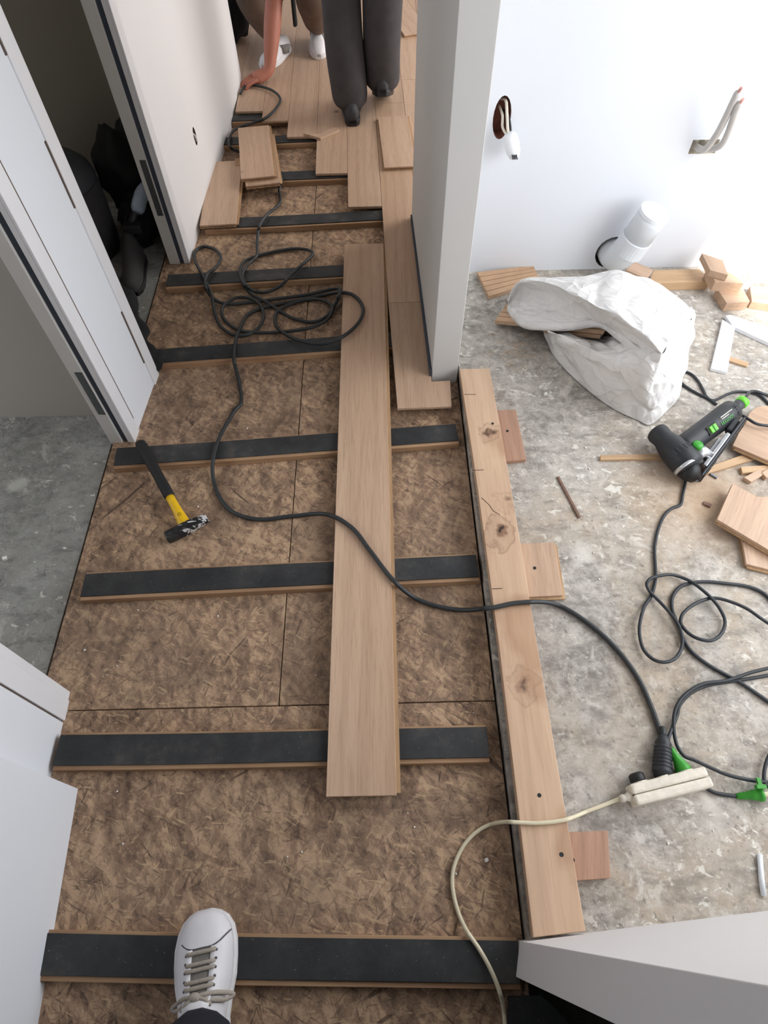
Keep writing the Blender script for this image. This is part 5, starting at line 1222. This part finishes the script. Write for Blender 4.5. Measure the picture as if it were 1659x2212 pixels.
# crouching worker
f1, f2 = G(596, 128, .07), G(684, 104, .07)
hand = G(560, 172, .055); elb = GY(592, -6, hand.y + .17)
w2_ = thing('person', 'crouching worker in brown work trousers with a bare forearm reaching to the floor', 'person', (-.38, 3.95, ZP))
shoe(w2_, (f1.x - .06, f1.y - .06, ZP + .001), (-.45, -1), (M['leather'], M['sole']), side=1, scale=.92)
shoe(w2_, (f2.x + .01, f2.y - .07, ZP + .001), (.05, -1), (M['leather'], M['sole']), side=-1, scale=.92)
s1, s2 = Vector((f1.x + .02, f1.y + .10, .12)), Vector((f2.x + .01, f2.y + .12, .12))
k1, k2 = GY(530, 30, f1.y + .10), GY(676, 8, f2.y - .06)
wr_ = G(582, 156, .082); hd_ = Vector((-.9, -.42, -.16)).normalized(); pa_ = wr_ + hd_ * .055
sh = Vector((elb.x + .06, elb.y + .12, .66))
J = {'pelvis': ((-.33, f2.y + .36, .30), .15, .12), 'hipR': ((-.44, f2.y + .26, .30), .11), 'kneeR': ((k1.x, k1.y, max(k1.z, .33)), .085), 'calfR': ((lerp(k1, s1, .5).x, lerp(k1, s1, .5).y, .21), .072), 'cuffR': (tuple(s1), .058),
     'hipL': ((-.24, f2.y + .26, .30), .11), 'kneeL': ((k2.x - .01, k2.y, .30), .100), 'calfL': ((lerp(k2, s2, .5).x, lerp(k2, s2, .5).y, .20), .078), 'cuffL': (tuple(s2), .058),
     'belly': ((-.35, f2.y + .28, .46), .14, .11), 'chest': ((-.36, f2.y + .12, .66), .17, .12), 'neck': ((-.36, f2.y + .02, .80), .058), 'head': ((-.36, f2.y - .07, .86), .088, .095), 'crown': ((-.36, f2.y - .09, .95), .07),
     'shR': (tuple(sh), .062), 'sleeveR': (tuple(lerp(sh, elb, .75)), .062), 'elR': (tuple(elb), .044), 'foreR': (tuple(lerp(elb, wr_, .4)), .046), 'wrR': (tuple(wr_), .029), 'paR': (tuple(pa_), .040, .022), 'knR': (tuple(wr_ + hd_ * .092), .038, .018),
     'shL': ((-.17, f2.y + .10, .68), .062), 'sleeveL': ((-.12, f2.y + .02, .58), .058), 'elL': ((-.12, f2.y - .02, .52), .044), 'wrL': ((-.25, f2.y - .16, .44), .029), 'paL': ((-.30, f2.y - .19, .42), .036, .02)}
Ed2 = [('pelvis', 'hipR'), ('hipR', 'kneeR'), ('kneeR', 'calfR'), ('calfR', 'cuffR'), ('pelvis', 'hipL'), ('hipL', 'kneeL'), ('kneeL', 'calfL'), ('calfL', 'cuffL'), ('pelvis', 'belly'), ('belly', 'chest'), ('chest', 'neck'), ('neck', 'head'), ('head', 'crown'),
       ('chest', 'shR'), ('shR', 'sleeveR'), ('sleeveR', 'elR'), ('elR', 'foreR'), ('foreR', 'wrR'), ('wrR', 'paR'), ('paR', 'knR'), ('chest', 'shL'), ('shL', 'sleeveL'), ('sleeveL', 'elL'), ('elL', 'wrL'), ('wrL', 'paL')]
rg = {('pelvis', 'belly'): 1, ('belly', 'chest'): 1, ('chest', 'neck'): 1, ('chest', 'shR'): 1, ('shR', 'sleeveR'): 1, ('chest', 'shL'): 1, ('shL', 'sleeveL'): 1}
for e in (('neck', 'head'), ('head', 'crown'), ('sleeveR', 'elR'), ('elR', 'foreR'), ('foreR', 'wrR'), ('wrR', 'paR'), ('paR', 'knR'), ('sleeveL', 'elL'), ('elL', 'wrL'), ('wrL', 'paL')): rg[e] = 2
body('body', J, Ed2, rg, [M['btrous'], M['tee'], M['skin']], w2_)
head_parts(w2_, (-.36, f2.y - .09, .88), (-.2, -1, -.6), None)
fingers(w2_, wr_ + hd_ * .012, hd_, Vector((0, 0, 1)).cross(hd_), (-.16, -.1, 1), .5, M['skin'], 1)
fingers(w2_, (-.25, f2.y - .16, .44), (-.8, -.5, -.2), (.4, -.8, 0), (0, 0, 1), .7, M['skin'], 1)
kp = Vector((k2.x - .06, k2.y - .085, .27))
obj('knee_strap', MB().tube(catmull([kp + Vector((-.03, .0, .14)), kp + Vector((-.028, -.015, .06)), kp + Vector((-.03, -.012, -.04))], 4), .028, 8, squash=.4), M['bcloth'], w2_, smooth=True, world=True)
for k in (0, 1):
    s_ = (s1, s2)[k]
    obj('sock', MB().tube([s_ + Vector((0, 0, -.02)), s_ + Vector((0, -.01, -.055))], [.05, .045], 12), M['tongue'], w2_, smooth=True, world=True)
